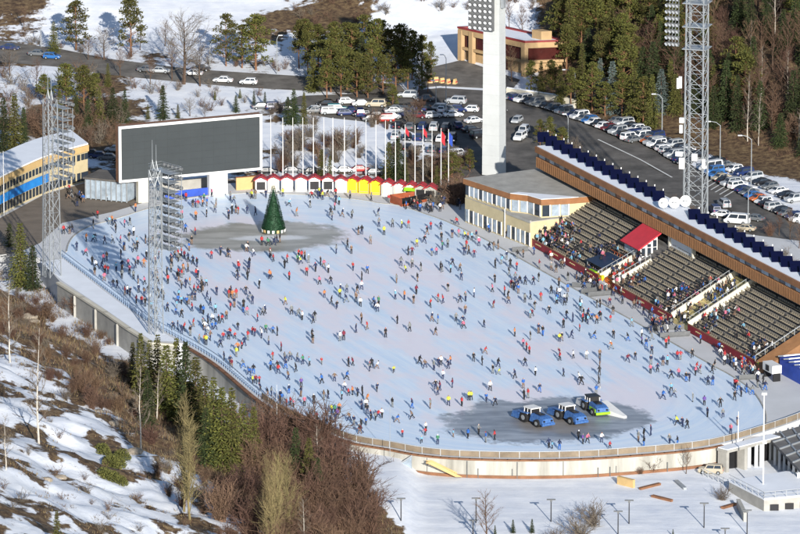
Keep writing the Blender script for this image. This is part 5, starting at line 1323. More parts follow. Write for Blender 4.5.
trees([('olive', 133, 388, 46), ('olive', 141, 398, 62), ('olive', 150, 404, 70), ('olive', 158, 410, 74), ('olive', 167, 417, 80), ('olive', 177, 420, 78), ('spruce', 186, 428, 84), ('olive', 196, 432, 78), ('olive', 205, 446, 78), ('spruce', 148, 428, 62), ('olive', 214, 462, 84), ('olive', 222, 470, 88), ('olive', 232, 474, 86), ('olive', 243, 474, 80), ('olive', 254, 470, 68), ('spruce', 206, 462, 60)], 'in the clump below the rink wall', 'spruces below the rink wall')
trees([('spruce', 296, 492, 66), ('olive', 309, 498, 62), ('spruce', 318, 508, 50)], 'among red brown bushes at the near curve', 'spruces among the bushes')
trees([('spruce', 10, 268, 46), ('olive', 21, 288, 64), ('spruce', 33, 290, 50)], 'below the plaza beside the left mast', 'spruces by the left mast')
trees([('olive', 57, 548, 42)], 'alone on the snowy slope at the frame bottom', None)
trees([('spruce', 4, 152, 58), ('olive', 15, 153, 60), ('spruce', 24, 150, 48)], 'behind the curved building', 'spruces behind the curved building')
trees([('pine', 66, 112, 50), ('pine', 84, 114, 52), ('spruce', 76, 122, 30), ('olive', 100, 124, 38), ('spruce', 113, 122, 34), ('spruce', 125, 122, 32), ('pine', 95, 104, 34)], 'between the upper road and curved building', 'conifers left of the video board')
trees([('spruce', 163, 119, 33), ('olive', 148, 119, 15)], 'just above the left part of the video board', 'spruces above the video board')
trees([('pine', 76, 50, 52), ('pine', 131, 56, 58), ('olive', 54, 52, 30), ('bare', 24, 30, 26), ('pine', 226, 66, 50), ('pine', 256, 70, 58), ('pine', 242, 68, 48)], 'on the uphill side of the upper road', 'trees above the upper road')
trees([('round', 184, 84, 72)], 'beside the upper road, above the board', None)
trees([('spruce', 236, 112, 17), ('spruce', 254, 106, 17), ('spruce', 265, 106, 15), ('olive', 240, 98, 10), ('olive', 215, 100, 10)], 'on the snow below the upper road', 'small spruces below the upper road')
trees([('spruce', 294, 124, 34), ('olive', 304, 124, 36), ('spruce', 288, 124, 28)], 'close together behind the first flagpoles', 'dark pair behind the flagpoles')
trees([('pine', 299, 68, 46), ('pine', 308, 74, 52), ('pine', 318, 70, 50), ('pine', 331, 92, 54), ('pine', 341, 98, 50), ('pine', 327, 98, 40), ('pine', 352, 76, 56), ('pine', 357, 97, 46), ('pine', 368, 98, 42), ('pine', 364, 72, 56), ('pine', 378, 76, 56), ('pine', 389, 78, 52), ('pine', 401, 76, 52), ('pine', 412, 80, 46), ('pine', 422, 82, 44), ('pine', 431, 80, 36), ('pine', 346, 66, 44), ('pine', 393, 108, 26)], 'in the pine grove by the car park', 'pines of the grove by the car park')
trees([('olive', 322, 182, 38), ('olive', 330, 184, 30), ('olive', 389, 182, 46), ('spruce', 398, 184, 50), ('olive', 405, 184, 34), ('olive', 437, 190, 24), ('pine', 452, 186, 36), ('pine', 470, 172, 24), ('greybush', 344, 150, 22), ('greybush', 334, 160, 18), ('redbush', 456, 206, 30), ('redbush', 447, 204, 22), ('greybush', 440, 206, 16), ('bush', 464, 204, 24), ('greybush', 300, 150, 20), ('greybush', 284, 165, 24), ('bush', 419, 112, 16), ('greybush', 412, 158, 14)], 'behind the kiosks and flagpoles', 'shrubs and trees behind the kiosks')
trees([('pine', 540, 146, 26), ('pine', 550, 149, 32), ('pine', 562, 152, 28), ('greybush', 576, 156, 16), ('greybush', 590, 164, 12), ('greybush', 604, 170, 10), ('bare', 779, 236, 26), ('bare', 790, 240, 34), ('bare', 799, 250, 30), ('redbush', 770, 236, 14)], 'between the road and the stand roof', 'shrubs behind the stand roof')
trees([('bare', 512, 82, 40), ('bare', 509, 30, 34), ('bare', 522, 32, 30), ('pine', 580, 44, 56), ('pine', 596, 46, 50), ('pine', 568, 32, 40)], 'around the restaurant', 'trees around the restaurant')
trees([('pine', 531, 96, 34), ('olive', 541, 100, 38), ('pine', 551, 102, 42), ('olive', 560, 106, 46), ('pine', 571, 108, 44), ('olive', 582, 108, 50), ('pine', 592, 110, 46), ('blue', 600, 106, 48), ('blue', 612, 114, 54), ('pine', 605, 116, 36), ('pine', 622, 118, 50), ('olive', 634, 122, 54), ('pine', 643, 126, 48), ('olive', 652, 128, 56)], 'along the front edge of the forest', 'conifers at the front of the forest')
trees([('poplar', 266, 548, 100), ('poplar', 277, 545, 104), ('poplar', 288, 540, 96), ('poplar', 184, 512, 122), ('poplar', 190, 520, 110), ('poplar', 272, 556, 90)], 'on the foreground slope', 'poplars on the near slope')
trees([('birch', 39, 444, 112), ('birch', 10, 362, 84), ('birch', 141, 450, 92), ('birch', 157, 420, 58), ('birch', 6, 470, 60), ('birch', 318, 478, 60), ('birch', 305, 560, 70)], 'on the brown foreground slope', 'birches on the near slope')
trees([('bare', 487, 548, 62), ('greybush', 594, 526, 26), ('greybush', 580, 540, 26), ('greybush', 556, 542, 14), ('bare', 686, 474, 30), ('bush', 652, 472, 14), ('greybush', 722, 500, 16), ('redbush', 640, 474, 8)], 'on the snow below the cream wall', 'bare plants below the cream wall')
trees([('spruce', 495, 537, 14), ('spruce', 513, 533, 15), ('spruce', 532, 533, 15), ('spruce', 673, 537, 9), ('spruce', 553, 471, 16)], 'on the snow below the cream wall', 'small round spruces on the snow')
# dense bushes of the near slope
BR = random.Random(11)
SCR = MB(); SCM = ['twig', 'twig_red', 'twig_grey']
LITE = [bush_mesh(200+i, 9, 2.5, .7) for i in range(4)]
def bushes(n, poly, kinds, hp, label, group, far=False):
    xs = [p[0] for p in poly]; ys = [p[1] for p in poly]; k = 0; guard = 0
    while k < n and guard < n*60:
        guard += 1
        x, y = BR.uniform(min(xs), max(xs)), BR.uniform(min(ys), max(ys)); ins = False
        for i in range(len(poly)):
            (x1, y1), (x2, y2) = poly[i], poly[i-1]
            if (y1 > y) != (y2 > y) and x < (x2-x1)*(y-y1)/(y2-y1)+x1: ins = not ins
        if not ins: continue
        p = at_t(x, y, -.1)
        kd = BR.choice(kinds); hh = BR.uniform(*hp)/5.9
        k += 1
        if far:
            m_ = BR.choice(LITE); q = len(SCR.v); sc_l = hh/2.5; a = BR.random()*6.28; ca, sa = math.cos(a)*sc_l*1.3, math.sin(a)*sc_l*1.3
            SCR.v += [(p.x+v[0]*ca-v[1]*sa, p.y+v[0]*sa+v[1]*ca, p.z+v[2]*sc_l) for v in m_.v]; SCR.f += [tuple(i+q for i in f) for f in m_.f]; SCR.m += [{'bush': 0, 'redbush': 1, 'greybush': 2}[kd]]*len(m_.f)
        else: tree(kd, p, hh, label[kd], group)
bushes(52, [(262, 470), (300, 462), (340, 482), (374, 520), (384, 575), (300, 580), (230, 580), (215, 510)], ['redbush', 'redbush', 'redbush', 'bush'], (20, 38), {'redbush': 'bare red brown bush in the thicket at the near curve', 'bush': 'bare brown bush in the thicket at the near curve'}, 'thicket at the near curve')
bushes(80, [(0, 262), (30, 300), (66, 300), (128, 352), (150, 430), (215, 480), (240, 540), (170, 500), (120, 420), (60, 400), (0, 340)], ['bush', 'bush', 'redbush', 'greybush'], (7, 18), {'bush': 'low bare brown bush on the brown slope under the rink', 'redbush': 'low red brown bush on the brown slope under the rink', 'greybush': 'low grey bush on the brown slope under the rink'}, 'bushes on the brown slope')
bushes(26, [(0, 400), (120, 400), (200, 530), (0, 540)], ['bush', 'greybush'], (5, 11), {'bush': 'small brown bush poking out of the snowy slope', 'greybush': 'small grey bush poking out of the snowy slope'}, 'bushes on the snowy slope', True)
bushes(9, [(92, 425), (115, 432), (140, 490), (100, 482)], ['scrub'], (8, 13), {'scrub': 'low olive green scrub bush on the snowy slope'}, 'green scrub on the slope')
bushes(26, [(40, 108), (125, 118), (122, 146), (60, 148), (44, 140)], ['greybush', 'bush'], (9, 20), {'bush': 'brown bush in the rough behind the curved building', 'greybush': 'grey bush in the rough behind the curved building'}, 'bushes behind the curved building', True)
bushes(24, [(100, 60), (290, 62), (290, 72), (200, 66), (120, 56), (20, 44), (20, 34)], ['bush', 'greybush', 'redbush'], (6, 12), {'bush': 'brown bush on the bank above the upper road', 'greybush': 'grey bush on the bank above the upper road', 'redbush': 'red brown bush on the bank above the upper road'}, 'bushes above the upper road', True)
bushes(16, [(130, 80), (270, 92), (270, 108), (190, 112), (120, 96)], ['greybush', 'bush'], (6, 14), {'bush': 'brown bush on the snow between road and board', 'greybush': 'grey bush on the snow between road and board'}, 'bushes above the board', True)
bushes(60, [(280, -8), (600, -10), (570, 14), (430, 14), (300, 26)], ['bush', 'greybush', 'redbush'], (6, 14), {'bush': 'brown bush on the far hillside', 'greybush': 'grey bush on the far hillside', 'redbush': 'red brown bush on the far hillside'}, 'bushes on the far hillside', True)
trees([('pine', 305, 62, 40), ('pine', 322, 84, 50), ('pine', 336, 80, 52), ('pine', 347, 90, 46), ('pine', 372, 88, 50), ('pine', 383, 94, 40), ('pine', 396, 90, 44), ('pine', 408, 92, 38), ('pine', 419, 94, 30), ('spruce', 362, 84, 48), ('olive', 313, 92, 40), ('olive', 404, 70, 44), ('pine', 428, 92, 30), ('bare', 385, 60, 34), ('pine', 354, 60, 40), ('pine', 334, 60, 40)], 'deep in the pine grove by the car park', 'pines of the grove by the car park')
trees([('bare', 36, 92, 34), ('bare', 58, 96, 30), ('bare', 88, 60, 26), ('round', 104, 60, 34), ('bare', 150, 84, 30), ('bare', 172, 80, 40), ('round', 200, 86, 44), ('bare', 120, 76, 30), ('olive', 108, 86, 26), ('bare', 30, 126, 34), ('round', 48, 138, 28), ('bare', 92, 148, 26), ('pine', 45, 108, 34), ('olive', 60, 120, 30), ('bare', 112, 150, 22), ('spruce', 88, 128, 30), ('round', 190, 116, 18), ('round', 205, 118, 16), ('olive', 178, 118, 14), ('bare', 140, 50, 30), ('bare', 165, 46, 30), ('round', 10, 76, 30)], 'on the rough ground around the upper road', 'trees around the upper road')
bushes(44, [(0, 70), (100, 80), (125, 118), (110, 150), (40, 140), (0, 140)], ['greybush', 'bush', 'redbush'], (10, 24), {'bush': 'brown bush in the rough left of the video board', 'greybush': 'grey bush in the rough left of the video board', 'redbush': 'red brown bush in the rough left of the video board'}, 'bushes left of the video board', True)
bushes(34, [(262, 112), (420, 122), (430, 182), (262, 170)], ['greybush', 'bush', 'greybush'], (8, 20), {'bush': 'brown bush on the snow behind the flagpoles', 'greybush': 'grey bush on the snow behind the flagpoles'}, 'bushes behind the flagpoles')
bushes(22, [(425, 165), (475, 160), (475, 205), (430, 200)], ['redbush', 'bush', 'greybush'], (8, 20), {'bush': 'brown bush between kiosks and tan building', 'greybush': 'grey bush between kiosks and tan building', 'redbush': 'red brown bush between kiosks and tan building'}, 'bushes by the tan building')
bushes(30, [(600, 166), (660, 198), (740, 232), (800, 262), (800, 278), (720, 236), (640, 198)], ['bush', 'greybush'], (5, 11), {'bush': 'brown bush on the verge behind the stand roof', 'greybush': 'grey bush on the verge behind the stand roof'}, 'bushes on the verge behind the stand', True)
bushes(26, [(236, 436), (262, 428), (300, 446), (345, 462), (372, 500), (300, 500), (250, 480)], ['redbush', 'redbush', 'bush'], (28, 46), {'redbush': 'bare red brown bush in the thicket at the near curve', 'bush': 'bare brown bush in the thicket at the near curve'}, 'thicket at the near curve')
o = SCR.build('scrub', SCM); o['kind'] = 'stuff'; o['label'] = 'low bare scrub on the snow'
# forest on the slope behind the parked cars
FR = random.Random(21); n = 0; placed = []
FL = {'pine': 'yellow green pine in the dense forest behind the parked cars', 'olive': 'olive green spruce in the dense forest behind the parked cars', 'spruce': 'dark spruce in the dense forest behind the parked cars', 'bare': 'bare brown tree in the dense forest behind the parked cars', 'birch': 'pale trunked birch in the dense forest behind the parked cars', 'blue': 'blue grey spruce in the dense forest behind the parked cars', 'redbush': 'red brown bush in the dense forest behind the parked cars'}
guard = 0
while n < 285 and guard < 9000:
    guard += 1
    x = FR.uniform(24, 120); y = FR.uniform(40, 330); dr = float(right_d(x, y))
    if dr < 5 or dr > 95: continue
    z = Hs(x, y); px, py = proj((x, y, z))
    if px < 556 or px > 830 or py < -45: continue
    if py < 40 and px < 600: continue
    if any((x-a)**2+(y-c)**2 < 2.9**2 for a, c in placed): continue
    placed.append((x, y)); n += 1
    u = (px-560)/240+FR.uniform(-.18, .18)
    q = FR.random()
    if u < .38: kd = 'pine' if q < .42 else 'olive' if q < .7 else 'spruce' if q < .93 else 'blue'
    elif u < .62: kd = 'spruce' if q < .34 else 'olive' if q < .42 else 'pine' if q < .50 else 'bare' if q < .82 else 'birch' if q < .88 else 'redbush'
    else: kd = 'spruce' if q < .32 else 'bare' if q < .70 else 'birch' if q < .78 else 'pine' if q < .86 else 'redbush'
    hh = FR.uniform(7, 12.5)*(.36 if kd == 'redbush' else 1)
    tree(kd, (x, y, z-.2), hh, FL[kd], 'forest behind the parked cars')
# undergrowth: dry stems and grass too many to count
def undergrowth(name, n, sample, mats, hs):
    r = random.Random(n); b = MB(); k = 0
    while k < n:
        q = sample(r)
        if q is None: continue
        k += 1; p = Vector((q[0], q[1], Hs(*q)-.05))
        for j in range(5):
            d = (Vector((0, 0, 1))+rv(r)*.38).normalized(); h = r.uniform(*hs); s = Vector((r.uniform(-1, 1), r.uniform(-1, 1), 0)); s = s.normalized()*r.uniform(.02, .05)
            o_ = p+Vector((r.uniform(-.3, .3), r.uniform(-.3, .3), 0)); b.add([o_-s, o_+s, o_+d*h+s*.2], [(0, 1, 2)], r.randrange(len(mats)))
    o = b.build(name, mats); o['kind'] = 'stuff'; o['label'] = 'dry grass and twigs'; return o
def slope_s(r):
    y = r.uniform(-190, 52); x0 = -22.8-.3708*(y+52.7); d = r.uniform(1, 34)**1.0; x = x0-d/.9376
    if d > 26 and r.random() < .7: return None
    if x < -80: return None
    if fbm(x/9, y/9, 31) < .36: return None
    return x, y
undergrowth('undergrowth', 15000, slope_s, ['twig', 'twig_red', 'dry_grass', 'twig_grey'], (.35, 1.2))
def snow_s(r):
    y = r.uniform(-240, 20); x0 = -22.8-.3708*(y+52.7); d = r.uniform(26, 75); x = x0-d/.9376
    if fbm(x/3+y/7, y/9-x/5, 41) < .55 or x < -85: return None
    return x, y
undergrowth('dry_grass', 2600, snow_s, ['twig', 'dry_grass'], (.2, .6))
def for_s(r):
    x = r.uniform(24, 115); y = r.uniform(45, 320); d = float(right_d(x, y))
    if d < 4 or d > 90: return None
    return x, y
undergrowth('forest_undergrowth', 7000, for_s, ['twig', 'twig_red', 'twig'], (.4, 1.6))
# rocks showing on the near slope
for k, (x, y, s) in enumerate(((28, 318, 1.3), (34, 322, .9), (128, 372, 1.4), (120, 366, 1.0), (98, 412, .8), (134, 452, 1.1), (112, 424, .9), (60, 478, .8), (47, 480, .7), (180, 486, .9))):
    p = at_t(x, y); r = random.Random(k); bm = bmesh.new(); bmesh.ops.create_icosphere(bm, subdivisions=2, radius=s)
    for v in bm.verts: v.co = Vector((v.co.x*1.3, v.co.y, v.co.z*.6))*(1+.28*(float(fbm(v.co.x*1.7+k, v.co.y*1.7+v.co.z, k))-.5)*2)
    me = bpy.data.meshes.new('rock'); bm.to_mesh(me); bm.free(); me.materials.append(M['rock'])
    o = bpy.data.objects.new('rock', me); COL.objects.link(o); o.location = p
    tag(o, 'tan rock half buried in the near slope, %s counted from the top' % nth(sorted([318, 322, 372, 366, 412, 452, 424, 478, 480, 486]).index(y)+1), 'rock', 'rocks on the near slope')
# ------------------------------------------------------------------ people
def body_mesh(name, pose):
    J = ['pel', 'che', 'nec', 'hea', 'top', 'shl', 'ell', 'hal', 'shr', 'elr', 'har', 'hpl', 'knl', 'anl', 'tol', 'hpr', 'knr', 'anr', 'tor']
    rad = dict(pel=.14, che=.165, nec=.075, hea=.10, top=.075, shl=.078, ell=.062, hal=.05, shr=.078, elr=.062, har=.05, hpl=.115, knl=.085, anl=.062, tol=.055, hpr=.115, knr=.085, anr=.062, tor=.055)
    E_ = [('pel', 'che'), ('che', 'nec'), ('nec', 'hea'), ('hea', 'top'), ('che', 'shl'), ('shl', 'ell'), ('ell', 'hal'), ('che', 'shr'), ('shr', 'elr'), ('elr', 'har'), ('pel', 'hpl'), ('hpl', 'knl'), ('knl', 'anl'), ('anl', 'tol'), ('pel', 'hpr'), ('hpr', 'knr'), ('knr', 'anr'), ('anr', 'tor')]
    me = bpy.data.meshes.new(name); me.from_pydata([pose[j] for j in J], [(J.index(a), J.index(b_)) for a, b_ in E_], [])
    o = bpy.data.objects.new(name, me); COL.objects.link(o)
    o.modifiers.new('s', 'SKIN'); sub = o.modifiers.new('u', 'SUBSURF'); sub.levels = 1
    for i, j in enumerate(J): me.skin_vertices[0].data[i].radius = (rad[j], rad[j])
    me.skin_vertices[0].data[0].use_root = True
    bpy.context.view_layer.update()
    out = bpy.data.meshes.new_from_object(o.evaluated_get(bpy.context.evaluated_depsgraph_get()))
    bpy.data.objects.remove(o); out.name = name
    for i in range(5): out.materials.append(M['black'])
    seg = [(('pel', 'che'), 0), (('che', 'nec'), 0), (('shl', 'ell'), 0), (('ell', 'hal'), 0), (('shr', 'elr'), 0), (('elr', 'har'), 0), (('nec', 'hea'), 2), (('hea', 'top'), 3), (('hpl', 'knl'), 1), (('knl', 'anl'), 1), (('hpr', 'knr'), 1), (('knr', 'anr'), 1), (('anl', 'tol'), 4), (('anr', 'tor'), 4)]
    P = {k: Vector(v) for k, v in pose.items()}
    mi = []
    for f in out.polygons:
        c = Vector(f.center); best = (9, 0)
        for (a, b_), m_ in seg:
            d = P[b_]-P[a]; t = max(0, min(1, (c-P[a]).dot(d)/d.length_squared)); q = (c-P[a]-d*t).length
            if q < best[0]: best = (q, m_)
        m_ = best[1]
        if (c-P['pel']).length < .26 and c.z < P['pel'].z+.02: m_ = 1
        for h in ('hal', 'har'):
            if (c-P[h]).length < .075: m_ = 2
        if m_ in (2, 3) and (c-P['hea']).length < .22: m_ = 2 if (c.x-P['hea'].x > .035 and c.z < P['hea'].z+.08) else 3
        mi.append(m_)
    out.polygons.foreach_set('material_index', mi); out.polygons.foreach_set('use_smooth', [True]*len(mi)); out.update(); return out
def pose(lean=.0, crouch=.0, stride=.0, arm=(.0, .0), out=.1, turn=.0, sit=False):
    p = {}; z = .93-crouch*.12
    p['pel'] = (0, 0, z); cx = lean*.45; cz = z+.40-lean*.10
    p['che'] = (cx, 0, cz); p['nec'] = (cx+lean*.16+.01, 0, cz+.19-lean*.03); p['hea'] = (cx+lean*.2+.03, turn*.02, cz+.31-lean*.02); p['top'] = (cx+lean*.2+.03, turn*.02, cz+.42-lean*.02)
    for s, k, a in ((1, 'l', arm[0]), (-1, 'r', arm[1])):
        p['sh'+k] = (cx, s*.185, cz+.09); p['el'+k] = (cx+a*.22-.03, s*(.225+out), cz-.17+abs(a)*.06); p['ha'+k] = (cx+a*.45+.08, s*(.20+out*1.5), cz-.38+abs(a)*.22)
        st = stride*s
        p['hp'+k] = (0, s*.10, z-.06)
        if sit:
            p['kn'+k] = (.44, s*.13, z-.05); p['an'+k] = (.46, s*.12, z-.47); p['to'+k] = (.62, s*.13, z-.50)
        else:
            p['kn'+k] = (.06+crouch*.10+st*.22, s*(.12+abs(stride)*.03), .49-crouch*.02+max(0, -st)*.05); p['an'+k] = (st*.45-.02, s*(.11+abs(stride)*.08), .10+max(0, -st)*.16); p['to'+k] = (st*.45+.17, s*(.13+abs(stride)*.10), .055+max(0, -st)*.10)
    if sit:
        d = z-.50
        p = {k: (v[0], v[1], v[2]-d+.0) for k, v in p.items()}
    return p
POSES = [pose(out=.0), pose(.25, .4, .5, (.35, -.25), .02), pose(.35, .6, -.7, (-.4, .4), .06), pose(.12, .2, .35, (.25, -.15), .03), pose(.15, .3, -.3, (.15, .2), .14), pose(.5, .7, .8, (.2, -.5), .06), pose(.05, .0, .15, (.1, -.1), .0), pose(.2, .4, -.55, (-.2, .35), .03), pose(.0, .1, .0, (.5, .45), .0), pose(.1, .1, .2, (.45, .1), .04), pose(.08, .1, -.15, (.0, .1), .0), pose(.18, .25, .4, (-.1, .3), .02)]
PM = [body_mesh('person', p) for p in POSES]
SITM = body_mesh('person_sitting', pose(.12, .0, 0, (.5, .5), .02, sit=True))
CL = {'k': ('black', (.016, .016, .019)), 'n': ('navy', (.018, .028, .075)), 'b': ('bright blue', (.025, .11, .38)), 'c': ('light blue', (.17, .38, .52)), 'r': ('red', (.38, .035, .04)), 'p': ('pink', (.48, .13, .20)), 'y': ('lime yellow', (.50, .55, .06)), 'w': ('white', (.74, .74, .73)), 'g': ('grey', (.17, .18, .18)), 'o': ('orange', (.48, .17, .06)), 'e': ('green', (.05, .19, .10)), 't': ('brown', (.17, .11, .075)), 'v': ('purple', (.12, .06, .26)), 'm': ('maroon', (.16, .02, .04))}
CM = {k: mat('cloth_'+v[0].replace(' ', '_'), v[1], .85, .15, 6) for k, v in CL.items()}
SK = [mat('skin_%d' % i, c, .6, .05, 4) for i, c in enumerate(((.52, .33, .24), (.40, .25, .17)))]
HR_ = [mat('hair_%d' % i, c, .8, .2, 8) for i, c in enumerate(((.03, .02, .015), (.10, .06, .03), (.28, .04, .05), (.35, .34, .33), (.05, .06, .12)))]
PR = random.Random(77)
DATA = {
 (60, 190): '250,195 r;25,300 r;65,300 k;85,290 k;222,260 k;228,345 k;112,410 n;170,445 p;312,478 t;330,235 c;430,255 p;373,290 k;355,360 w;402,360 p;430,410 n;500,420 g;505,150 o;620,360 k;610,370 g;745,500 n;790,455 r;130,70 n;115,115 k;150,70 k;590,375 g;650,400 k;415,530 n;455,520 p',
 (180, 190): '105,120 v;120,125 r;160,80 e;240,120 g;232,155 g;178,185 k;105,205 o;335,75 g;357,95 g;12,240 c;348,165 k;372,160 k;390,165 r;325,200 n;448,165 n;505,175 n;475,55 k;505,65 t;40,80 r;725,115 c;775,180 o;545,375 r;590,380 e;625,375 n;648,360 k;665,355 k;450,410 k;270,440 n;322,455 n;210,465 r;600,455 t;608,458 g;713,490 r;697,530 k;10,445 r;5,480 k;55,485 n;88,500 n;115,520 k;790,455 r;785,490 e;390,532 r;460,532 n;215,50 p',
 (300, 190): '260,105 c;240,95 n;205,175 k;230,140 p;212,205 g;280,185 n;345,195 g;525,250 g;618,255 g;680,260 y;722,260 r;780,385 y;560,305 y;388,305 k;412,302 k;470,365 g;315,390 k;343,430 t;243,430 g;12,470 r;33,470 t;8,500 y;138,505 k;720,440 k;748,440 m;765,130 r;130,45 y;145,50 n;180,50 k',
 (420, 190): '70,155 k;72,270 r;138,270 n;248,240 r;215,325 n;258,320 p;305,330 y;345,340 c;357,340 n;50,305 k;28,360 k;150,405 e;185,390 g;110,440 p;308,400 r;295,440 n;327,435 t;460,410 k;490,410 t;520,400 k;650,465 k;580,325 k;650,345 k;515,290 t;480,285 b;460,265 r;435,250 r;420,240 o;462,290 b;690,455 t',
 (60, 260): '215,40 k;245,60 w;275,70 n;300,95 r;320,100 r;232,110 k;295,150 p;412,75 n;412,130 g;490,135 g;520,165 n;525,225 n;355,190 k;385,195 k;435,240 r;450,235 w;465,245 n;510,295 m;545,305 r;568,315 k;655,170 k;712,115 k;720,165 r;660,260 g;715,350 n;770,370 b;780,330 c;755,470 n;785,470 n;795,110 r;790,260 c;740,20 n;610,330 c;640,120 k;650,230 n;690,270 g;640,370 g',
 (180, 260): '10,125 r;12,195 g;38,190 n;110,125 r;100,125 n;385,140 n;392,80 r;455,90 n;452,140 k;600,135 o;728,140 r;100,275 n;178,270 n;245,240 n;200,310 k;155,370 b;237,360 c;325,260 r;350,265 o;375,260 r;362,320 n;420,355 k;10,300 c;10,390 k;570,365 n;548,375 g;705,305 y;745,370 g;185,430 n;155,450 g;165,475 w;222,420 w;262,430 k;310,400 t;235,470 b;215,470 b;25,480 r;12,500 n;68,510 k;190,500 w;650,510 k;620,495 b;545,515 w;572,490 e;790,385 g',
 (300, 260): '105,85 n;45,110 r;190,90 w;355,75 r;448,95 b;207,170 k;413,140 k;410,205 w;380,230 k;268,230 n;312,225 g;265,255 y;312,290 n;375,285 t;403,315 w;245,330 k;495,330 n;518,350 w;525,310 e;645,160 g;707,90 y;748,55 g;785,150 k;775,235 m;757,295 k;650,430 k;450,470 r;372,490 n;98,410 k;90,428 n;15,405 w',
 (420, 260): '8,80 k;135,75 k;150,85 k;218,45 n;265,80 t;205,90 c;275,140 n;500,60 k;602,60 k;597,110 k;500,155 k;635,150 g;668,165 k;625,205 k;485,220 p;565,240 r;585,265 k;790,150 k;700,290 g;187,215 k;67,320 r;122,285 r;155,295 r;268,290 n;305,280 g;78,415 n;120,430 b;240,415 g;288,440 n;425,455 k;790,495 n;795,60 m',
 (540, 260): '75,75 g;108,90 k;187,145 k;125,180 t;185,220 b;130,250 w;178,290 g;165,310 n;265,310 g;270,345 c;62,365 k;5,280 r;175,400 k;220,420 n;157,460 k;20,510 k;290,390 k;318,390 n;285,420 r;265,480 r;345,400 b;395,405 k;400,320 k;382,325 k;465,310 m;470,420 r;487,370 k;610,450 c;760,450 k;740,500 n;775,490 k;300,200 b;650,300 k;540,245 g;510,235 b',
 (180, 330): '125,95 g;165,100 o;175,105 y;200,75 t;288,75 r;272,125 n;325,70 n;335,48 r;365,65 r;430,115 n;452,75 r;412,130 r;385,150 o;375,185 y;425,260 g;280,230 n;345,260 m;330,255 n;460,310 b;490,300 k;530,360 r;620,205 r;605,275 b;655,300 r;650,270 k;700,215 g;703,265 n;735,210 g;780,220 g;775,285 k;545,60 w;590,105 g;725,340 t;727,430 n;695,425 n;668,475 n;680,490 b;735,510 r;755,520 p;710,525 r;645,530 k;440,370 y;400,400 m;500,480 k;525,490 g',
 (300, 330): '78,60 k;85,95 k;268,80 w;292,75 m;570,55 k;20,235 e;65,245 c;145,235 r;322,250 k;355,245 m;465,280 g;510,265 w;478,260 k;625,290 y;148,365 b;230,350 t;310,340 b;300,410 w;325,445 r;352,440 o;385,450 n;415,445 k;512,415 n;8,385 v;158,470 t;190,465 k;92,500 k;8,450 n;30,515 p;280,470 c;445,490 o;795,235 k',
 (420, 330): '35,260 t;92,275 g;125,250 n;140,240 w;190,265 n;152,335 w;105,400 k;120,440 t;135,410 m;217,390 m;413,240 k;487,295 k;520,255 k;522,305 y;703,250 k;768,310 w;635,330 n;688,395 b;467,410 w;443,485 b;503,510 n;325,475 y;342,475 y;190,510 y;278,515 r;70,530 g;693,470 k;722,460 r;797,420 n',
 (540, 330): '130,85 y;357,65 k;490,60 k;590,80 k;478,135 o;130,210 r;310,200 w;400,250 n;398,195 t;397,310 k;393,365 k;275,375 k;265,345 w;375,440 b;583,220 m;680,95 v;680,60 w;708,120 n;745,165 n;740,235 n;737,295 p;783,290 n;750,75 g',
 (660, 330): '40,125 r;60,100 r;10,40 n;115,205 r;138,205 r;20,245 n;48,240 c;235,310 p;240,280 r;263,295 m;345,295 k;362,270 k;175,350 k;198,345 n;125,320 p;78,330 n;215,190 k;320,375 n;352,375 n;90,455 g;75,420 c;18,470 b;220,485 g;295,510 v;403,520 k;497,390 r;510,400 r;497,475 k;525,410 g;578,425 n;615,440 g;540,450 n;465,240 k;505,245 w;560,320 g;620,310 c;655,275 y;650,390 k;700,410 n;690,370 k;655,340 w',
 (300, 390): '213,165 y;235,165 e;262,155 o;250,195 v;260,170 k;330,215 t;360,240 n;200,240 k;237,225 n;235,295 k;205,262 n;400,300 k;385,300 r;410,265 k;448,165 k;440,240 b;475,205 n;505,210 g;520,195 r;548,190 w;645,225 b;615,120 k;750,130 n;750,200 t;683,320 r;110,215 m;410,135 n;440,130 w',
 (420, 390): '35,310 r;40,280 w;10,360 c;118,370 e;220,320 c;318,330 b;440,355 b;500,340 r;390,300 g',
 (540, 390): '255,340 k;285,365 v;315,360 p;410,355 w;465,400 r;690,325 k;655,350 g;740,310 n;690,385 k;60,395 n;80,398 c;130,405 n',
 (660, 390): '120,240 y;150,250 n;183,265 k;118,378 k;65,365 g;317,185 n;420,190 g;472,300 p;515,240 n'}
ALLP = []
for (ox, oy), s in DATA.items():
    for tk in s.split(';'):
        xy, c = tk.strip().split(' '); x, y = xy.split(','); ALLP.append((ox+float(x)/6.667, oy+float(y)/6.667-.5, c))
fence_pts = FENCE
keep = []
for (x, y, c) in ALLP:
    p = at(x, y); 
    dmin = min((q[0]-p.x)**2+(q[1]-p.y)**2 for q in fence_pts)
    yb = min(fence_pts, key=lambda q: abs(q[0]-p.x)+abs(q[1]-p.y)*.4)
    if dmin < 1.2**2 or (p.y < yb[1] and p.y < 10): p = Vector((yb[0]+.9, yb[1]+1.2, 0))
    if any((p-k[0]).length < .38 for k in keep): p = p+Vector((.5, .25, 0))
    keep.append((p, c, x, y))
keep.sort(key=lambda k: k[0].y)
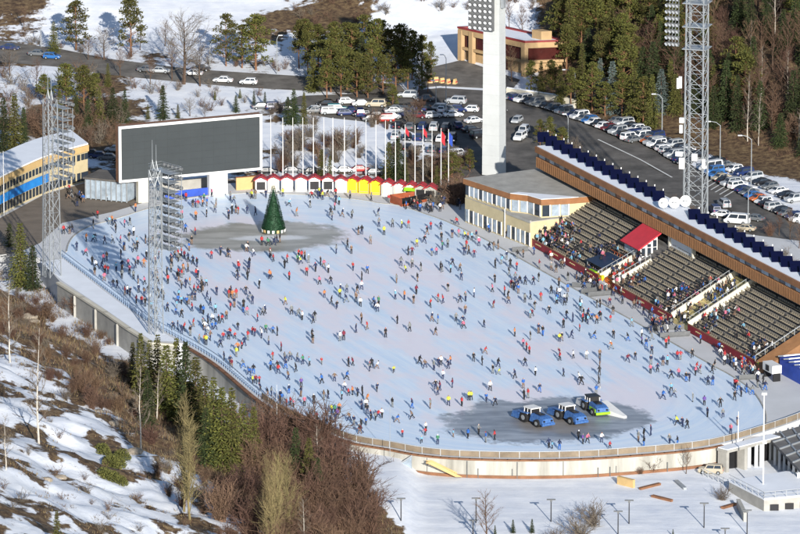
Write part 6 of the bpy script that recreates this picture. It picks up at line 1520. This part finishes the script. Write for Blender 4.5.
ZONES = [(118, 228, 'by the plaza corner of the ice'), (88, 262, 'at the far left curve'), (112, 290, 'along the railing by left mast'), (150, 262, 'between the two lattice masts'), (172, 306, 'beside the railing near mid board mast'), (205, 212, 'in front of the blue hoarding'), (232, 238, 'left of the Christmas tree'), (283, 252, 'just before the Christmas tree'), (330, 215, 'right of the Christmas tree'), (215, 285, 'on open ice below the tree'), (205, 325, 'crowding near the spruce clump'), (300, 300, 'in mid ice toward the railing'), (250, 350, 'by the railing above the spruces'), (360, 292, 'in the middle of the ice'), (410, 235, 'before the kiosks and deck'), (455, 235, 'before the tan building'), (440, 285, 'on open ice facing the building'), (505, 265, 'at the corner of the tan building'), (560, 305, 'at the orange stair barriers'), (520, 290, 'on open ice before first seats'), (610, 318, 'on ice below the red fence'), (660, 345, 'before the yellow stair'), (710, 370, 'before the last seat block'), (755, 385, 'near the white entrance gate'), (585, 365, 'on open ice above the machines'), (480, 378, 'on pinkish ice left of machines'), (430, 372, 'in the pinkish middle ice'), (350, 380, 'in the lower left ice'), (300, 395, 'by the bushes at the curve'), (340, 425, 'at the near left board fence'), (400, 425, 'left of the near bare patch'), (470, 440, 'on the near bare patch edge'), (580, 448, 'between machines and board fence'), (680, 430, 'right of the near bare patch'), (715, 410, 'on the near right curve')]
ind = keep[:300]; rest = keep[300:]
zon = {}
for k in ind:
    zi = min(range(len(ZONES)), key=lambda i: (ZONES[i][0]-k[2])**2+((ZONES[i][1]-k[3])*1.3)**2)
    zon.setdefault((zi, k[1]), []).append(k)
def dress(o, c):
    tr = PR.choice('kkkkknnnggt') if c not in 'kng' else PR.choice('kkkknnngbt')
    sl = [CM[c], CM[tr], PR.choice(SK), PR.choice(HR_) if PR.random() < .62 else CM[PR.choice('kknnkgwrmt')], M['black']]
    for i, m in enumerate(sl):
        o.material_slots[i].link = 'OBJECT'; o.material_slots[i].material = m
    return tr
pp = bpy.data.objects.new('person', PM[0]); COL.objects.link(pp)
for (zi, c), ks in zon.items():
    ks.sort(key=lambda k: k[2])
    for i, k in enumerate(ks):
        o = pp.copy(); COL.objects.link(o); o.data = PR.choice(PM); o.location = (k[0].x, k[0].y, .015); o.rotation_euler = (0, 0, PR.uniform(0, 6.283))
        s = PR.choice((.98, 1.02, .95, 1.05, 1.0, .92, .78 if k[1] in 'rpcbyev' else .97)); o.scale = (s*1.03, s*1.03, s*.98)
        tr = dress(o, c); cn = CL[c][0]
        if len(ks) == 1: lab = 'person in %s jacket and %s trousers %s' % (cn, CL[tr][0], ZONES[zi][2])
        else: lab = '%s from left of %s in %s jackets %s' % (nth(i+1), NUM[len(ks)], cn, ZONES[zi][2])
        tag(o, lab, 'person', 'skaters on the ice')
bpy.data.objects.remove(pp)
# people too far and too many to single out: one crowd
CMATS = [CM[k] for k in 'knbcrpywgoetvm']+[SK[0], HR_[0], M['black']]; CI = {k: i for i, k in enumerate('knbcrpywgoetvm')}
crowd = MB()
def crowd_add(me, loc, rz, s, c):
    ca, sa = math.cos(rz), math.sin(rz); tr = PR.choice('kkkknnngt'); ht = CI[PR.choice('kknrwgt')] if PR.random() < .5 else 15
    mm = [CI[c], CI[tr], 14, ht, 16]
    o_ = len(crowd.v)
    for v in me.vertices:
        x, y, z = v.co*s; crowd.v.append((loc[0]+x*ca-y*sa, loc[1]+x*sa+y*ca, loc[2]+z))
    for f in me.polygons: crowd.f.append(tuple(i+o_ for i in f.vertices)); crowd.m.append(mm[f.material_index])
for k in rest: crowd_add(PR.choice(PM), (k[0].x, k[0].y, .015), PR.uniform(0, 6.283), PR.uniform(.9, 1.04), k[1])
for _ in range(150):
    while True:
        x, y = (PR.gauss(175, 75), PR.gauss(270, 45)) if PR.random() < .6 else (PR.gauss(540, 70), PR.gauss(295, 40)); p = at(x, y)
        u = -.368*p.x+.93*p.y; v = .93*p.x+.368*p.y
        if math.hypot(max(0, abs(u)-56), v) < 33 and p.y > -42 and math.hypot(p.x+20.5, (p.y-61)*1.2) > 13: break
    crowd_add(PR.choice(PM), (p.x, p.y, .015), PR.uniform(0, 6.283), PR.uniform(.85, 1.02), PR.choice('knknkgtrwbpcmko'))
def on_rows(s0, s1, r0, r1, n):
    for _ in range(n):
        s = PR.uniform(s0, s1); i = PR.randint(r0, r1)
        if PR.random() < .75: crowd_add(SITM, G(s, (i+.42)*RD, rowz(i)-.22), math.atan2(-SN.y, -SN.x)+PR.uniform(-.3, .3), 1.0, PR.choice('knnkbwrgkcpt'))
        else: crowd_add(PR.choice(PM), G(s, (i+.1)*RD, rowz(i)), PR.uniform(0, 6.28), .98, PR.choice('knnkbwrgkcpt'))
on_rows(.5, 9, 0, 5, 55); on_rows(9, sA-1, 0, 3, 36); on_rows(12, sA-1, 1, 6, 14); on_rows(sB+.5, sB+6, 0, 3, 16); on_rows(sC-9, sC-.5, 0, 5, 40); on_rows(sC-4, sC-.5, 4, 9, 14); on_rows(sD+.5, sD+7, 0, 6, 26); on_rows(sD+8, SLEN-3, 0, 4, 8); on_rows(SLEN-5, SLEN-.5, 0, 3, 14)
for _ in range(34):
    t = PR.random(); crowd_add(PR.choice(PM), G(PR.uniform(sC+.6, sD-.6), 11.5*t, .2+6.6*t+.45), PR.uniform(0, 6.28), .98, PR.choice('knktgwbt'))
for _ in range(14):
    t = PR.random(); crowd_add(PR.choice(PM), G(PR.uniform(sA+.5, sB-.5), 6*t, .2+3.2*t+.45), PR.uniform(0, 6.28), .98, PR.choice('knkrgwy'))
for _ in range(46):
    s = PR.choice((sA, sC, SLEN-1))+PR.gauss(1, 3.2); crowd_add(PR.choice(PM), G(s, -PR.uniform(1.0, 4.2), .01), PR.uniform(0, 6.28), .98, PR.choice('knktgwbr'))
for _ in range(26):
    s = PR.uniform(0, SLEN); crowd_add(PR.choice(PM), G(s, -PR.uniform(.9, 2.6), .01), PR.uniform(0, 6.28), .98, PR.choice('knktgwbr'))
for _ in range(26):
    p = at(PR.uniform(405, 460), PR.uniform(203, 213)); 
    if p.y > 72: crowd_add(PR.choice(PM), (p.x, p.y, .01), PR.uniform(0, 6.28), .98, PR.choice('knktgwbr'))
for _ in range(10):
    p = at(PR.uniform(60, 120), PR.uniform(192, 206)); crowd_add(PR.choice(PM), (p.x, p.y, .02), PR.uniform(0, 6.28), .98, PR.choice('knktgwbr'))
for (x, y) in ((312, 199), (318, 199), (323, 200), (266, 198), (252, 199), (255, 199), (283, 197), (336, 197), (350, 199), (371, 201), (389, 203)): p = at(x, y); crowd_add(PR.choice(PM), (p.x, p.y, .01), PR.uniform(0, 6.28), .98, PR.choice('kngyr'))
o = crowd.build('crowd', CMATS, smooth=True); tag(o, 'small far figures skating and sitting in the stand', None, 'people far off and in the stand', 'stuff')
